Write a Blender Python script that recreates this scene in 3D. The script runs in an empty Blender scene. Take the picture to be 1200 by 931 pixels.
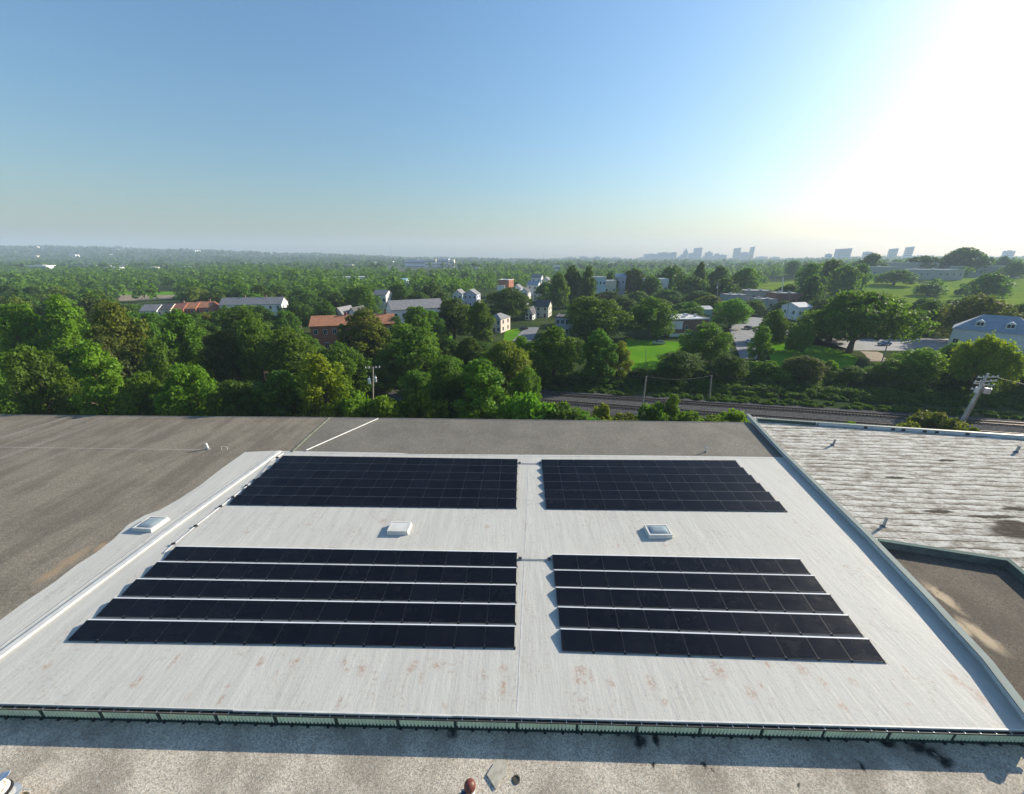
import bpy, math, random
import numpy as np
from mathutils import Vector, Matrix

random.seed(7)
R = math.radians
S = bpy.context.scene
C = S.collection
PI = math.pi

# ------------------------------------------------------------------ camera, sky, sun, exposure
F = 450.0                       # focal length in pixels of a 1200 px wide picture
PITCH = math.atan((465.5 - 303.0) / F)
ZR = 8.0                        # white roof level
ZC = ZR + 22.7                  # drone height
cp, sp = math.cos(PITCH), math.sin(PITCH)

cam = bpy.data.cameras.new('camera')
cam.sensor_width = 36.0
cam.lens = 36.0 * F / 1200.0
cam.clip_start = 0.5
cam.clip_end = 30000
co = bpy.data.objects.new('camera', cam); C.objects.link(co)
co.location = (0, 0, ZC)
co.rotation_euler = (PI / 2 - PITCH, 0, 0)
S.camera = co

SUN_AZ, SUN_EL = R(62), R(22.5)   # azimuth clockwise from the view direction (+Y)
W = bpy.data.worlds.new("World"); S.world = W; W.use_nodes = True
wn = W.node_tree.nodes; wl = W.node_tree.links
sky = wn.new('ShaderNodeTexSky'); sky.sky_type = 'NISHITA'; sky.sun_disc = False
sky.sun_elevation = SUN_EL; sky.sun_rotation = SUN_AZ
sky.altitude = 50; sky.air_density = 1.75; sky.dust_density = 1.5; sky.ozone_density = 8.0
bg = wn['Background']; bg.inputs['Strength'].default_value = 0.099
wl.new(sky.outputs[0], bg.inputs[0])

sd = bpy.data.lights.new('sun', 'SUN'); sd.energy = 5.0; sd.angle = R(0.53); sd.color = (1.0, 0.90, 0.74)
so = bpy.data.objects.new('sun', sd); C.objects.link(so)
sdir = Vector((math.sin(SUN_AZ) * math.cos(SUN_EL), math.cos(SUN_AZ) * math.cos(SUN_EL), math.sin(SUN_EL)))
so.rotation_euler = sdir.to_track_quat('Z', 'Y').to_euler()
so.location = (60, 30, 80)

S.view_settings.view_transform = 'Standard'; S.view_settings.look = 'None'
S.view_settings.exposure = 0.82; S.view_settings.gamma = 1.0; S.view_settings.use_curve_mapping = False
S.render.engine = 'CYCLES'
S.cycles.use_denoising = True
try: S.cycles.denoiser = 'OPENIMAGEDENOISE'
except Exception: pass
S.cycles.max_bounces = 6; S.cycles.diffuse_bounces = 3; S.cycles.glossy_bounces = 3
S.cycles.transmission_bounces = 4; S.cycles.transparent_max_bounces = 6; S.cycles.volume_bounces = 1
S.cycles.caustics_reflective = False; S.cycles.caustics_refractive = False
S.cycles.use_adaptive_sampling = True; S.cycles.adaptive_threshold = 0.02

# ------------------------------------------------------------------ geometry of the survey
def ray(px, py):
    xc, yc = px - 600.0, 465.5 - py
    return Vector((xc, F * cp + yc * sp, yc * cp - F * sp))

def at(px, py, z):
    """point of the horizontal plane z that was surveyed at this place of the photograph"""
    d = ray(px, py); t = (z - ZC) / d.z
    return Vector((d.x * t, d.y * t, z))

def atd(px, py, Y):
    """point at forward distance Y"""
    d = ray(px, py); t = Y / d.y
    return Vector((d.x * t, Y, ZC + d.z * t))

def mpp(py, Y):                 # metres per pixel at forward distance Y
    return Y / ray(600, py).y

def sstep(a, b, x):
    t = min(1.0, max(0.0, (x - a) / (b - a))); return t * t * (3 - 2 * t)

def terrain(x, y):
    if y < 100: return 0.0
    r = x / y
    z = 10.0 * sstep(280, 520, y) * sstep(0.55, 0.95, r)
    und = sstep(300, 700, y)
    z += und * (3.0 * math.sin(x * .011 + 1.3) * math.sin(y * .009 + .4) + 2.0 * math.sin(x * .023 + y * .017))
    far = sstep(1300, 3600, y)
    a = 13 + 104 * sstep(0.1, -1.25, r) + 8 * sstep(.6, 1.1, r)
    z += far * a + und * far * 7 * math.sin(x * .0045 + 2.) * math.sin(y * .003 + x * .0017)
    return z

# ------------------------------------------------------------------ mesh builder
class MB:
    def __init__(s): s.v = []; s.f = []; s.m = []
    def add(s, vs, fs, mi=0):
        o = len(s.v); s.v += [tuple(p) for p in vs]
        for f in fs: s.f.append(tuple(i + o for i in f)); s.m.append(mi)
        return s
    def box(s, x0, x1, y0, y1, z0, z1, M=None, mi=0):
        vs = [(x0,y0,z0),(x1,y0,z0),(x1,y1,z0),(x0,y1,z0),(x0,y0,z1),(x1,y0,z1),(x1,y1,z1),(x0,y1,z1)]
        if M is not None: vs = [M @ Vector(v) for v in vs]
        return s.add(vs, [(0,3,2,1),(4,5,6,7),(0,1,5,4),(1,2,6,5),(2,3,7,6),(3,0,4,7)], mi)
    def poly(s, pts, mi=0):
        return s.add(pts, [tuple(range(len(pts)))], mi)
    def prism(s, pts, z0, z1, mi=0):
        n = len(pts)
        vs = [(p[0], p[1], z0) for p in pts] + [(p[0], p[1], z1) for p in pts]
        fs = [tuple(range(n - 1, -1, -1)), tuple(range(n, 2 * n))]
        fs += [(i, (i + 1) % n, (i + 1) % n + n, i + n) for i in range(n)]
        return s.add(vs, fs, mi)
    def tube(s, p0, p1, r0, r1=None, n=8, cap=True, mi=0):
        p0 = Vector(p0); p1 = Vector(p1); r1 = r0 if r1 is None else r1
        d = (p1 - p0)
        if d.length < 1e-6: return s
        q = d.to_track_quat('Z', 'Y')
        vs = []
        for p, r in ((p0, r0), (p1, r1)):
            for i in range(n):
                a = 2 * PI * i / n
                vs.append(p + q @ Vector((r * math.cos(a), r * math.sin(a), 0)))
        fs = [(i, (i + 1) % n, (i + 1) % n + n, i + n) for i in range(n)]
        if cap: fs += [tuple(range(n - 1, -1, -1)), tuple(range(n, 2 * n))]
        return s.add(vs, fs, mi)
    def path(s, pts, radii, n=6, mi=0):
        """bent tapering tube through the points"""
        pts = [Vector(p) for p in pts]; base = len(s.v); k = len(pts)
        for i, p in enumerate(pts):
            d = (pts[min(i + 1, k - 1)] - pts[max(i - 1, 0)])
            q = d.to_track_quat('Z', 'Y')
            for j in range(n):
                a = 2 * PI * j / n
                s.v.append(tuple(p + q @ Vector((radii[i] * math.cos(a), radii[i] * math.sin(a), 0))))
        for i in range(k - 1):
            for j in range(n):
                a = base + i * n + j; b = base + i * n + (j + 1) % n
                s.f.append((a, b, b + n, a + n)); s.m.append(mi)
        s.f.append(tuple(base + j for j in range(n - 1, -1, -1))); s.m.append(mi)
        s.f.append(tuple(base + (k - 1) * n + j for j in range(n))); s.m.append(mi)
        return s
    def lathe(s, prof, n=16, c=(0, 0, 0), mi=0):
        vs = []; k = len(prof)
        for r, z in prof:
            for i in range(n):
                a = 2 * PI * i / n
                vs.append((c[0] + r * math.cos(a), c[1] + r * math.sin(a), c[2] + z))
        fs = [(j * n + i, j * n + (i + 1) % n, (j + 1) * n + (i + 1) % n, (j + 1) * n + i) for j in range(k - 1) for i in range(n)]
        fs.append(tuple(range(n - 1, -1, -1))); fs.append(tuple((k - 1) * n + i for i in range(n)))
        return s.add(vs, fs, mi)
    def wall(s, pts, w, z0, z1, mi=0):
        """wall of thickness w along a polyline, w measured to the right of travel"""
        P = [Vector((p[0], p[1])) for p in pts]; n = len(P); off = []
        for i in range(n):
            ns = []
            if i > 0: d = (P[i] - P[i-1]).normalized(); ns.append(Vector((d.y, -d.x)))
            if i < n - 1: d = (P[i+1] - P[i]).normalized(); ns.append(Vector((d.y, -d.x)))
            m = sum(ns, Vector((0, 0))).normalized(); k = 1 / max(.4, m.dot(ns[0])); off.append(P[i] + m * w * k)
        ring = [(p.x, p.y) for p in P] + [(p.x, p.y) for p in reversed(off)]
        nn = len(ring)
        vs = [(x, y, z0) for x, y in ring] + [(x, y, z1) for x, y in ring]
        fs = []
        for i in range(nn): fs.append((i, (i + 1) % nn, (i + 1) % nn + nn, i + nn))
        for i in range(n - 1):
            a, b, c, d = i, i + 1, nn - 2 - i, nn - 1 - i
            fs.append((a, b, c, d)[::-1]); fs.append((a + nn, b + nn, c + nn, d + nn))
        return s.add(vs, fs, mi)
    def mesh(s, name, mats, smooth=False):
        me = bpy.data.meshes.new(name); me.from_pydata(s.v, [], s.f)
        for m in (mats if isinstance(mats, (list, tuple)) else [mats]): me.materials.append(m)
        if any(s.m): me.polygons.foreach_set('material_index', s.m)
        if smooth: me.polygons.foreach_set('use_smooth', [True] * len(me.polygons))
        me.update()
        import bmesh
        bm = bmesh.new(); bm.from_mesh(me); bmesh.ops.recalc_face_normals(bm, faces=bm.faces); bm.to_mesh(me); bm.free()
        return me
    def obj(s, name, mats, parent=None, smooth=False, loc=None):
        return link(name, s.mesh(name, mats, smooth), parent, loc)

def link(name, me, parent=None, loc=None):
    o = bpy.data.objects.new(name, me); C.objects.link(o)
    if parent is not None: o.parent = parent
    if loc is not None: o.location = loc
    return o

def tag(o, label=None, cat=None, group=None, kind=None):
    if label: o['label'] = label
    if cat: o['category'] = cat
    if group: o['group'] = group
    if kind: o['kind'] = kind
    return o

def empty(name, label, cat, loc=(0, 0, 0), rz=0, group=None):
    o = bpy.data.objects.new(name, None); C.objects.link(o); o.location = loc; o.rotation_euler = (0, 0, rz)
    o.empty_display_size = .3
    return tag(o, label, cat, group)

def copy_tree(o, parent=None, kids=None):
    c = o.copy(); C.objects.link(c)
    if parent is not None: c.parent = parent
    for ch in list(o.children): copy_tree(ch, c)
    return c

ORD = ['first','second','third','fourth','fifth','sixth','seventh','eighth','ninth','tenth','eleventh','twelfth','thirteenth','fourteenth','fifteenth',
       'sixteenth','seventeenth','eighteenth','nineteenth','twentieth','twenty-first','twenty-second','twenty-third','twenty-fourth','twenty-fifth',
       'twenty-sixth','twenty-seventh','twenty-eighth','twenty-ninth','thirtieth','thirty-first','thirty-second','thirty-third','thirty-fourth','thirty-fifth',
       'thirty-sixth','thirty-seventh','thirty-eighth','thirty-ninth','fortieth']

# ------------------------------------------------------------------ materials
class NT:
    """small node-graph writer"""
    def __init__(s, name):
        s.mat = bpy.data.materials.new(name); s.mat.use_nodes = True
        s.t = s.mat.node_tree; s.n = s.t.nodes; s.b = s.n['Principled BSDF']; s.out = s.n['Material Output']
        s.geo = s.n.new('ShaderNodeNewGeometry')
    def set(s, sock, v):
        if hasattr(v, 'is_linked') or isinstance(v, bpy.types.NodeSocket): s.t.links.new(v, sock)
        elif isinstance(v, (tuple, list)) and len(v) == 3 and sock.type == 'RGBA': sock.default_value = (*v, 1)
        else: sock.default_value = v
    @property
    def pos(s): return s.geo.outputs['Position']
    @property
    def obj(s):
        if not hasattr(s, '_tc'): s._tc = s.n.new('ShaderNodeTexCoord')
        return s._tc.outputs['Object']
    def mapping(s, vec, scale=(1,1,1), rot=(0,0,0), loc=(0,0,0)):
        m = s.n.new('ShaderNodeMapping'); s.set(m.inputs[0], vec)
        m.inputs['Location'].default_value = loc; m.inputs['Rotation'].default_value = rot; m.inputs['Scale'].default_value = scale
        return m.outputs[0]
    def noise(s, vec, scale, detail=5, rough=.6, dist=0.0, color=False):
        n = s.n.new('ShaderNodeTexNoise'); s.set(n.inputs['Vector'], vec); n.inputs['Scale'].default_value = scale
        n.inputs['Detail'].default_value = detail; n.inputs['Roughness'].default_value = rough; n.inputs['Distortion'].default_value = dist
        return n.outputs['Color' if color else 'Fac']
    def voronoi(s, vec, scale, out='Distance', feature='F1'):
        n = s.n.new('ShaderNodeTexVoronoi'); n.feature = feature; s.set(n.inputs['Vector'], vec); n.inputs['Scale'].default_value = scale
        return n.outputs[out]
    def ramp(s, fac, a, b, lo=0.0, hi=1.0):
        n = s.n.new('ShaderNodeMapRange'); n.interpolation_type = 'SMOOTHSTEP'
        s.set(n.inputs['Value'], fac); n.inputs['From Min'].default_value = a; n.inputs['From Max'].default_value = b
        n.inputs['To Min'].default_value = lo; n.inputs['To Max'].default_value = hi
        return n.outputs[0]
    def mix(s, fac, a, b, mode='MIX'):
        n = s.n.new('ShaderNodeMix'); n.data_type = 'RGBA'; n.blend_type = mode
        s.set(n.inputs[0], fac); s.set(n.inputs[6], a); s.set(n.inputs[7], b)
        return n.outputs[2]
    def math(s, op, a, b=0.0, clamp=False):
        n = s.n.new('ShaderNodeMath'); n.operation = op; n.use_clamp = clamp
        s.set(n.inputs[0], a); s.set(n.inputs[1], b)
        return n.outputs[0]
    def vmath(s, op, a, b=(0, 0, 0)):
        n = s.n.new('ShaderNodeVectorMath'); n.operation = op
        s.set(n.inputs[0], a); s.set(n.inputs[1], b)
        return n.outputs['Value' if op in ('LENGTH', 'DISTANCE', 'DOT_PRODUCT') else 'Vector']
    def sep(s, v):
        n = s.n.new('ShaderNodeSeparateXYZ'); s.set(n.inputs[0], v); return n.outputs
    def bump(s, h, strength=.3, dist=.05):
        n = s.n.new('ShaderNodeBump'); s.set(n.inputs['Height'], h); n.inputs['Strength'].default_value = strength; n.inputs['Distance'].default_value = dist
        s.t.links.new(n.outputs[0], s.b.inputs['Normal'])
    def stains(s, spots, amp=.35, nscale=1.5, edge=.5):
        """mask of irregular marks: spots = (x, y, rx, ry)"""
        w = s.noise(s.pos, nscale, 5, .65, color=True)
        w = s.vmath('MULTIPLY', s.vmath('SUBTRACT', w, (.5, .5, .5)), (amp * 2, amp * 2, 0))
        p = s.vmath('ADD', s.pos, w); tot = None
        for x, y, rx, ry in spots:
            q = s.mapping(p, scale=(1 / rx, 1 / ry, 0), loc=(-x / rx, -y / ry, 0))
            k = s.ramp(s.vmath('LENGTH', q), 1 - edge, 1 + edge * .3, 1, 0)
            tot = k if tot is None else s.math('MAXIMUM', tot, k)
        return tot
    def done(s, col, rough=.8, metal=0.0, spec=None):
        s.set(s.b.inputs['Base Color'], col); s.set(s.b.inputs['Roughness'], rough); s.b.inputs['Metallic'].default_value = metal
        if spec is not None: s.b.inputs['Specular IOR Level'].default_value = spec
        return s.mat

def plain(name, c, rough=.7, metal=0.0, var=.18, scale=1.5, bump=0.0, spec=None):
    n = NT(name)
    k = n.noise(n.obj, scale, 6, .65)
    d = tuple(max(0, x * (1 - var)) for x in c); u = tuple(min(1, x * (1 + var)) for x in c)
    col = n.mix(n.ramp(k, .3, .7), d, u)
    if bump: n.bump(n.noise(n.obj, scale * 6, 4), bump, .03)
    return n.done(col, rough, metal, spec)

_pc = {}
def P(name, c, **k):
    if name not in _pc: _pc[name] = plain(name, c, **k)
    return _pc[name]

def leafmat(name, c, c2, var=.5):
    n = NT(name)
    isl = n.geo.outputs['Random Per Island']
    big = n.noise(n.pos, .22, 3, .5)
    col = n.mix(n.ramp(big, .35, .65), c, c2)
    oi = n.n.new('ShaderNodeObjectInfo')
    hs = n.n.new('ShaderNodeHueSaturation')
    n.set(hs.inputs['Hue'], n.math('ADD', .488, n.math('MULTIPLY', oi.outputs['Random'], .026)))
    hs.inputs['Saturation'].default_value = 1.0
    v = n.math('ADD', 1 - var * .6, n.math('MULTIPLY', isl, var * 1.2))
    v = n.math('MULTIPLY', v, n.math('ADD', .82, n.math('MULTIPLY', oi.outputs['Random'], .36)))
    n.set(hs.inputs['Value'], v); n.set(hs.inputs['Color'], col)
    n.b.inputs['Specular IOR Level'].default_value = .25
    m = n.done(hs.outputs[0], .65)
    tr = n.n.new('ShaderNodeBsdfTranslucent'); n.set(tr.inputs[0], n.mix(1.0, hs.outputs[0], (1.0, 1.0, .55), 'MULTIPLY'))
    mx = n.n.new('ShaderNodeMixShader'); mx.inputs[0].default_value = .52
    n.t.links.new(n.b.outputs[0], mx.inputs[1]); n.t.links.new(tr.outputs[0], mx.inputs[2]); n.t.links.new(mx.outputs[0], n.out.inputs[0])
    return m

LEAF = {
 'bright': leafmat('leaf_bright', (.175,.315,.018), (.135,.265,.018)),
 'yellow': leafmat('leaf_yellow', (.255,.300,.020), (.175,.260,.018)),
 'mid': leafmat('leaf_mid', (.135,.245,.020), (.098,.190,.018)),
 'dark': leafmat('leaf_dark', (.092,.165,.020), (.066,.130,.018)),
 'olive': leafmat('leaf_olive', (.185,.220,.026), (.135,.190,.022)),
 'bronze': leafmat('leaf_bronze', (.120,.140,.026), (.080,.112,.022)),
}
BARK = P('bark', (.11,.085,.06), rough=.9, scale=3, bump=.4)

# -- roofs
def roof_white():
    n = NT('white_roof_coating'); p = n.pos
    st = n.noise(n.mapping(p, (1.5, .13, 1), (0, 0, .03)), 1.0, 6, .62)
    st2 = n.noise(n.mapping(p, (5, .5, 1), (0, 0, -.06)), 1.0, 5, .6)
    col = n.mix(n.ramp(st, .32, .68), (.455,.44,.395), (.51,.495,.445))
    col = n.mix(n.ramp(st2, .56, .75, 0, .18), col, (.44,.425,.385))
    blot = n.noise(p, .55, 6, .7); fine = n.noise(p, 3.5, 6, .75)
    m = n.math('MULTIPLY', n.ramp(blot, .47, .62), n.ramp(fine, .50, .62))
    col = n.mix(n.math('MULTIPLY', m, .62), col, (.35,.29,.23))
    # roll seams of the membrane, one every 1.6 m
    sx = n.sep(n.mapping(p, rot=(0, 0, .022)))[0]
    fr = n.math('ABSOLUTE', n.math('SUBTRACT', n.math('FRACT', n.math('ADD', n.math('DIVIDE', sx, 1.62), n.math('MULTIPLY', n.noise(p, .8, 2), .05))), .5))
    seam = n.ramp(fr, .0, .022, 1, 0)
    col = n.mix(n.math('MULTIPLY', seam, n.ramp(n.noise(p, .6, 3), .42, .66, .0, .30)), col, (.42,.42,.41))
    rust = []
    for px, py, a, b in ((305,777,.28,.42),(345,776,.35,.3),(205,775,.25,.5),(485,778,.3,.35),(513,780,.38,.3),(590,806,.22,.6),(680,788,.5,.4),(676,798,.3,.3),
                         (842,786,.5,.6),(940,786,.4,.4),(880,812,.4,.4),(1145,815,.35,.6),(1120,796,.3,.8),(361,615,.4,.2),(571,618,.3,.3),(763,800,.4,.5),
                         (448,611,.5,.4),(990,664,.3,.3),(715,800,.3,.3),(425,786,.25,.4),(1000,800,.3,.3),(615,618,.1,.9),(616,700,.08,1.4),(160,800,.3,.4)):
        w = at(px, py, ZR); rust.append((w.x, w.y, a, b))
    rr_ = random.Random(3)
    for i in range(34):
        w = at(rr_.uniform(20, 1150), rr_.choice((rr_.uniform(768, 832), rr_.uniform(768, 832), rr_.uniform(602, 640))), ZR); rust.append((w.x, w.y, rr_.uniform(.1, .3), rr_.uniform(.1, .45)))
    rm = n.math('MULTIPLY', n.stains(rust, .35, 1.7, .9), n.ramp(n.noise(p, 5.5, 6, .7), .40, .56))
    col = n.mix(n.math('MULTIPLY', rm, .6), col, (.34,.18,.11))
    h = n.math('ADD', n.noise(n.mapping(p, (3.2, .5, 1)), 1.0, 6, .65), n.math('MULTIPLY', n.noise(p, 7, 4, .6), .35))
    n.bump(h, .55, .05)
    return n.done(col, n.ramp(st, .3, .7, .6, .75), 0, .25)

def gravel(name, a, b, dark, fine=14.0, streak=(.5, .07), spots=(), spotcol=(.02,.02,.02), lines=()):
    n = NT(name); p = n.pos
    big = n.noise(n.mapping(p, (streak[0], streak[1], 1), (0, 0, .12)), 1.0, 6, .62)
    blot = n.noise(p, .28, 6, .65)
    col = n.mix(n.ramp(n.math('ADD', n.math('MULTIPLY', big, .6), n.math('MULTIPLY', blot, .4)), .41, .59), a, b)
    st = n.voronoi(p, fine, 'Color')
    g = n.sep(st)[0]
    g2 = n.noise(p, fine * .4, 6, .8)
    col = n.mix(n.ramp(g, .0, 1.0, .0, .75), col, dark)
    col = n.mix(n.ramp(g, .86, .98, 0, .28), col, tuple(min(1, x * 1.9) for x in b))
    col = n.mix(n.ramp(g2, .52, .68, 0, .55), col, dark)
    if spots:
        m = n.stains(spots, .5, 1.3, .7)
        col = n.mix(n.math('MULTIPLY', m, n.ramp(n.noise(p, 3.0, 6, .7), .26, .46)), col, spotcol)
    for (x0, y0, x1, y1, w, c, k) in lines:
        dx, dy = x1 - x0, y1 - y0; L = math.hypot(dx, dy)
        q = n.mapping(p, loc=(-x0, -y0, 0)); q = n.vmath('ADD', q, n.vmath('MULTIPLY', n.noise(p, .7, 3, color=True), (.15, .15, 0)))
        off = n.math('ABSOLUTE', n.vmath('DOT_PRODUCT', q, (-dy / L, dx / L, 0)))
        al = n.vmath('DOT_PRODUCT', q, (dx / L, dy / L, 0))
        inside = n.math('MULTIPLY', n.ramp(al, 0, .5), n.ramp(al, L - .5, L, 1, 0))
        col = n.mix(n.math('MULTIPLY', n.math('MULTIPLY', n.ramp(off, w * .4, w, 1, 0), inside), k), col, c)
    h = n.math('ADD', n.voronoi(p, fine), n.math('MULTIPLY', g2, .8))
    n.bump(h, .45, .025)
    return n.done(col, .92, 0, .25)

def roof_weathered():
    n = NT('weathered_roof_coating'); p = n.pos
    fine = n.noise(p, 5.0, 8, .78); mid = n.noise(n.mapping(p, (.5, 1.2, 1)), 1.0, 8, .72)
    col = n.mix(n.ramp(n.math('ADD', n.math('MULTIPLY', fine, .45), n.math('MULTIPLY', mid, .55)), .40, .58), (.27,.235,.185), (.66,.63,.56))
    y = n.sep(n.mapping(p, rot=(0, 0, .07)))
    wob = n.math('ADD', n.math('MULTIPLY', n.noise(n.mapping(p, (.35, .5, 1)), 1.0, 5, .65), .75), n.math('MULTIPLY', n.noise(p, 2.2, 4), .10))
    t = n.math('ADD', n.math('DIVIDE', y[1], .92), wob); fr = n.math('FRACT', t)
    line = n.math('MULTIPLY', n.ramp(fr, .0, .03), n.ramp(fr, .06, .24, 1, 0))
    brk = n.noise(n.mapping(p, (.35, 1.1, 1)), 1.0, 6, .7)
    line = n.math('MULTIPLY', line, n.ramp(brk, .37, .49))
    dirt = n.math('MULTIPLY', n.math('MULTIPLY', n.ramp(fr, .0, .08), n.ramp(fr, .1, .75, 1, 0)), n.ramp(n.noise(n.mapping(p, (.3, 1.5, 1), loc=(9, 3, 0)), 1.0, 8, .75), .44, .60))
    col = n.mix(n.math('MULTIPLY', dirt, .85), col, (.17,.14,.10))
    col = n.mix(n.math('MULTIPLY', line, .92), col, (.06,.052,.04))
    pale = n.math('MULTIPLY', n.ramp(fr, .62, .95), n.ramp(mid, .45, .6))
    col = n.mix(n.math('MULTIPLY', pale, .5), col, (.66,.64,.59))
    vx = n.math('FRACT', n.math('DIVIDE', n.sep(n.mapping(p, rot=(0, 0, -.05)))[0], 5.2))
    col = n.mix(n.math('MULTIPLY', n.ramp(n.math('ABSOLUTE', n.math('SUBTRACT', vx, .5)), 0, .015, 1, 0), .55), col, (.12,.105,.085))
    sp = []
    for px, py, a, b in ((1205,624,3.6,1.2),(1188,615,1.8,.8),(1165,606,2.6,.28),(1195,597,2.0,.35),(1100,600,1.6,.3),(1050,560,1.4,.25),(1110,540,1.4,.3)):
        w = at(px, py, ZR + .12); sp.append((w.x, w.y, a, b))
    k = n.stains(sp, .4, 1.0, .35)
    col = n.mix(n.math('MULTIPLY', k, n.ramp(n.noise(p, 1.8, 6, .7), .3, .5, .75, .97)), col, (.06,.048,.034))
    n.bump(n.math('ADD', n.math('MULTIPLY', fine, .6), n.math('ADD', line, n.math('MULTIPLY', n.ramp(fr, 0, 1), .8))), .7, .06)
    return n.done(col, .95, 0, .03)

M_WHITE = roof_white()
def wl2(p0, p1, z, w, c, k):
    a = at(*p0, z); b = at(*p1, z); return (a.x, a.y, b.x, b.y, w, c, k)
def sp2(lst, z):
    out = []
    for px, py, a, b in lst:
        w = at(px, py, z); out.append((w.x, w.y, a, b))
    return out
M_GRAVEL = gravel('roof_gravel_tan', (.165,.142,.108), (.275,.238,.182), (.105,.089,.069), 13.0, (.55,.075),
                  spots=sp2(((85,655,.6,1.6),(60,672,.6,1.2),(120,640,.4,.8)), ZR), spotcol=(.30,.22,.14),
                  lines=(wl2((-60,523),(240,527), ZR, .10, (.36,.34,.31), .6), wl2((-10,517),(95,484), ZR, .30, (.34,.33,.31), .45),
                         wl2((-60,560),(130,490), ZR, .5, (.28,.26,.23), .3)))
ZL = ZR - 1.04
M_GRAVEL2 = gravel('roof_gravel_speckled', (.37,.32,.25), (.66,.585,.47), (.17,.147,.118), 19.0, (.3,.22),
                   spots=sp2(((743,857,.62,.55),(749,870,.38,.55),(768,862,.24,.6),(757,852,.5,.25),(1040,870,.6,.35),(1075,876,.7,.4),(1092,884,.6,.35),(1107,894,.45,.35),(1150,868,1.0,.25),
                              (1010,898,.16,.3),(825,897,.15,.25),(835,902,.1,.1),(767,897,.10,.12),(935,922,.08,.08),(530,856,.35,.5),(1062,866,.25,.2)), ZL))
M_GRAVEL3 = gravel('roof_gravel_brown', (.10,.08,.06), (.16,.13,.098), (.05,.042,.033), 13.0, (.4,.15),
                   spots=sp2(((1105,700,.5,1.6),(1150,745,.6,1.5),(1125,735,.5,.7)), ZR - .35), spotcol=(.42,.33,.22))
M_GRAVEL_STRIP = gravel('roof_gravel_grey', (.165,.15,.123), (.222,.202,.167), (.108,.095,.08), 9.0, (.2,.2))
M_WEATH = roof_weathered()
M_CURB = P('white_curb', (.56,.55,.51), rough=.55, var=.1)
M_COPING = P('coping_metal', (.13,.175,.168), rough=.75, var=.15, scale=.6)
M_PARAPET = P('parapet_face', (.55,.57,.57), rough=.6, var=.14, scale=.8)
M_DKGREEN = P('dark_green_metal', (.035,.06,.045), rough=.55, var=.25)
M_RIB = P('ribbed_panel_pale_green', (.80,.84,.58), rough=.5, var=.12, scale=.7)
M_BLACK = P('black_plastic', (.012,.012,.013), rough=.55)
M_GALV = P('galvanised', (.52,.54,.55), rough=.42, metal=.6, var=.12)
M_WALL = P('brick_wall_red', (.26,.12,.08), rough=.9, var=.25, scale=2)
M_CONC = P('concrete', (.36,.35,.33), rough=.9, var=.15, scale=2, bump=.2)
M_RUST = P('rust_brown', (.15,.035,.022), rough=.5, var=.55, scale=4)
M_PVC = P('white_pvc', (.68,.68,.65), rough=.5, var=.08)
M_GLASSY = NT('skylight_dome')
M_GLASSY = M_GLASSY.done(M_GLASSY.mix(M_GLASSY.noise(M_GLASSY.obj, 2.0), (.20,.25,.27), (.30,.35,.36)), .12, 0, .7)

# ------------------------------------------------------------------ terrain
def build_ground():
    xs = sorted({round(s * v, 2) for s in (-1, 1) for v in [7500 * (i / 60) ** 2.2 for i in range(61)]})
    ys = [-1500, -700, -300, -100, 0, 50, 100] + [100 + 5000 * (i / 95) ** 1.9 for i in range(1, 96)]
    me = MB()
    for y in ys:
        for x in xs: me.v.append((x, y, terrain(x, y)))
    nx = len(xs)
    for j in range(len(ys) - 1):
        for i in range(nx - 1):
            me.f.append((j * nx + i, j * nx + i + 1, (j + 1) * nx + i + 1, (j + 1) * nx + i)); me.m.append(0)
    n = NT('ground_grass_and_soil'); p = n.pos
    k = n.noise(p, .03, 6, .6); k2 = n.noise(p, .35, 6, .7)
    col = n.mix(n.ramp(k, .4, .6), (.035,.055,.02), (.062,.085,.03))
    col = n.mix(n.ramp(k2, .55, .72, 0, .6), col, (.10,.095,.05))
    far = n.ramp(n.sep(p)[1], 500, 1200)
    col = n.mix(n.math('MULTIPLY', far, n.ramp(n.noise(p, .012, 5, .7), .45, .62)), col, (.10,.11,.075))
    n.bump(k2, .5, .3)
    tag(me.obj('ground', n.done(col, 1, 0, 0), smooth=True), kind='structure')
build_ground()

M_LAWN = NT('mown_grass')
_k = M_LAWN.noise(M_LAWN.pos, .09, 6, .65); _k2 = M_LAWN.noise(M_LAWN.pos, 1.8, 5, .7)
_c = M_LAWN.mix(M_LAWN.ramp(_k, .35, .65), (.08,.21,.012), (.12,.25,.018)); _c = M_LAWN.mix(M_LAWN.ramp(_k2, .5, .75, 0, .4), _c, (.06,.12,.02))
M_LAWN = M_LAWN.done(_c, 1, 0, 0)
M_MEADOW = NT('hill_meadow')
_k = M_MEADOW.noise(M_MEADOW.pos, .035, 6, .65); _k2 = M_MEADOW.noise(M_MEADOW.pos, .5, 5, .7)
_c = M_MEADOW.mix(M_MEADOW.ramp(_k, .35, .65), (.115,.19,.018), (.18,.235,.028)); _c = M_MEADOW.mix(M_MEADOW.ramp(_k2, .55, .75, 0, .6), _c, (.06,.09,.025))
M_MEADOW = M_MEADOW.done(_c, 1, 0, 0)
M_ASPHALT = P('asphalt_pale', (.17,.17,.175), rough=.9, var=.2, scale=.3)
M_DIRT = P('bare_earth', (.22,.17,.11), rough=.95, var=.25, scale=.4)

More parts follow.
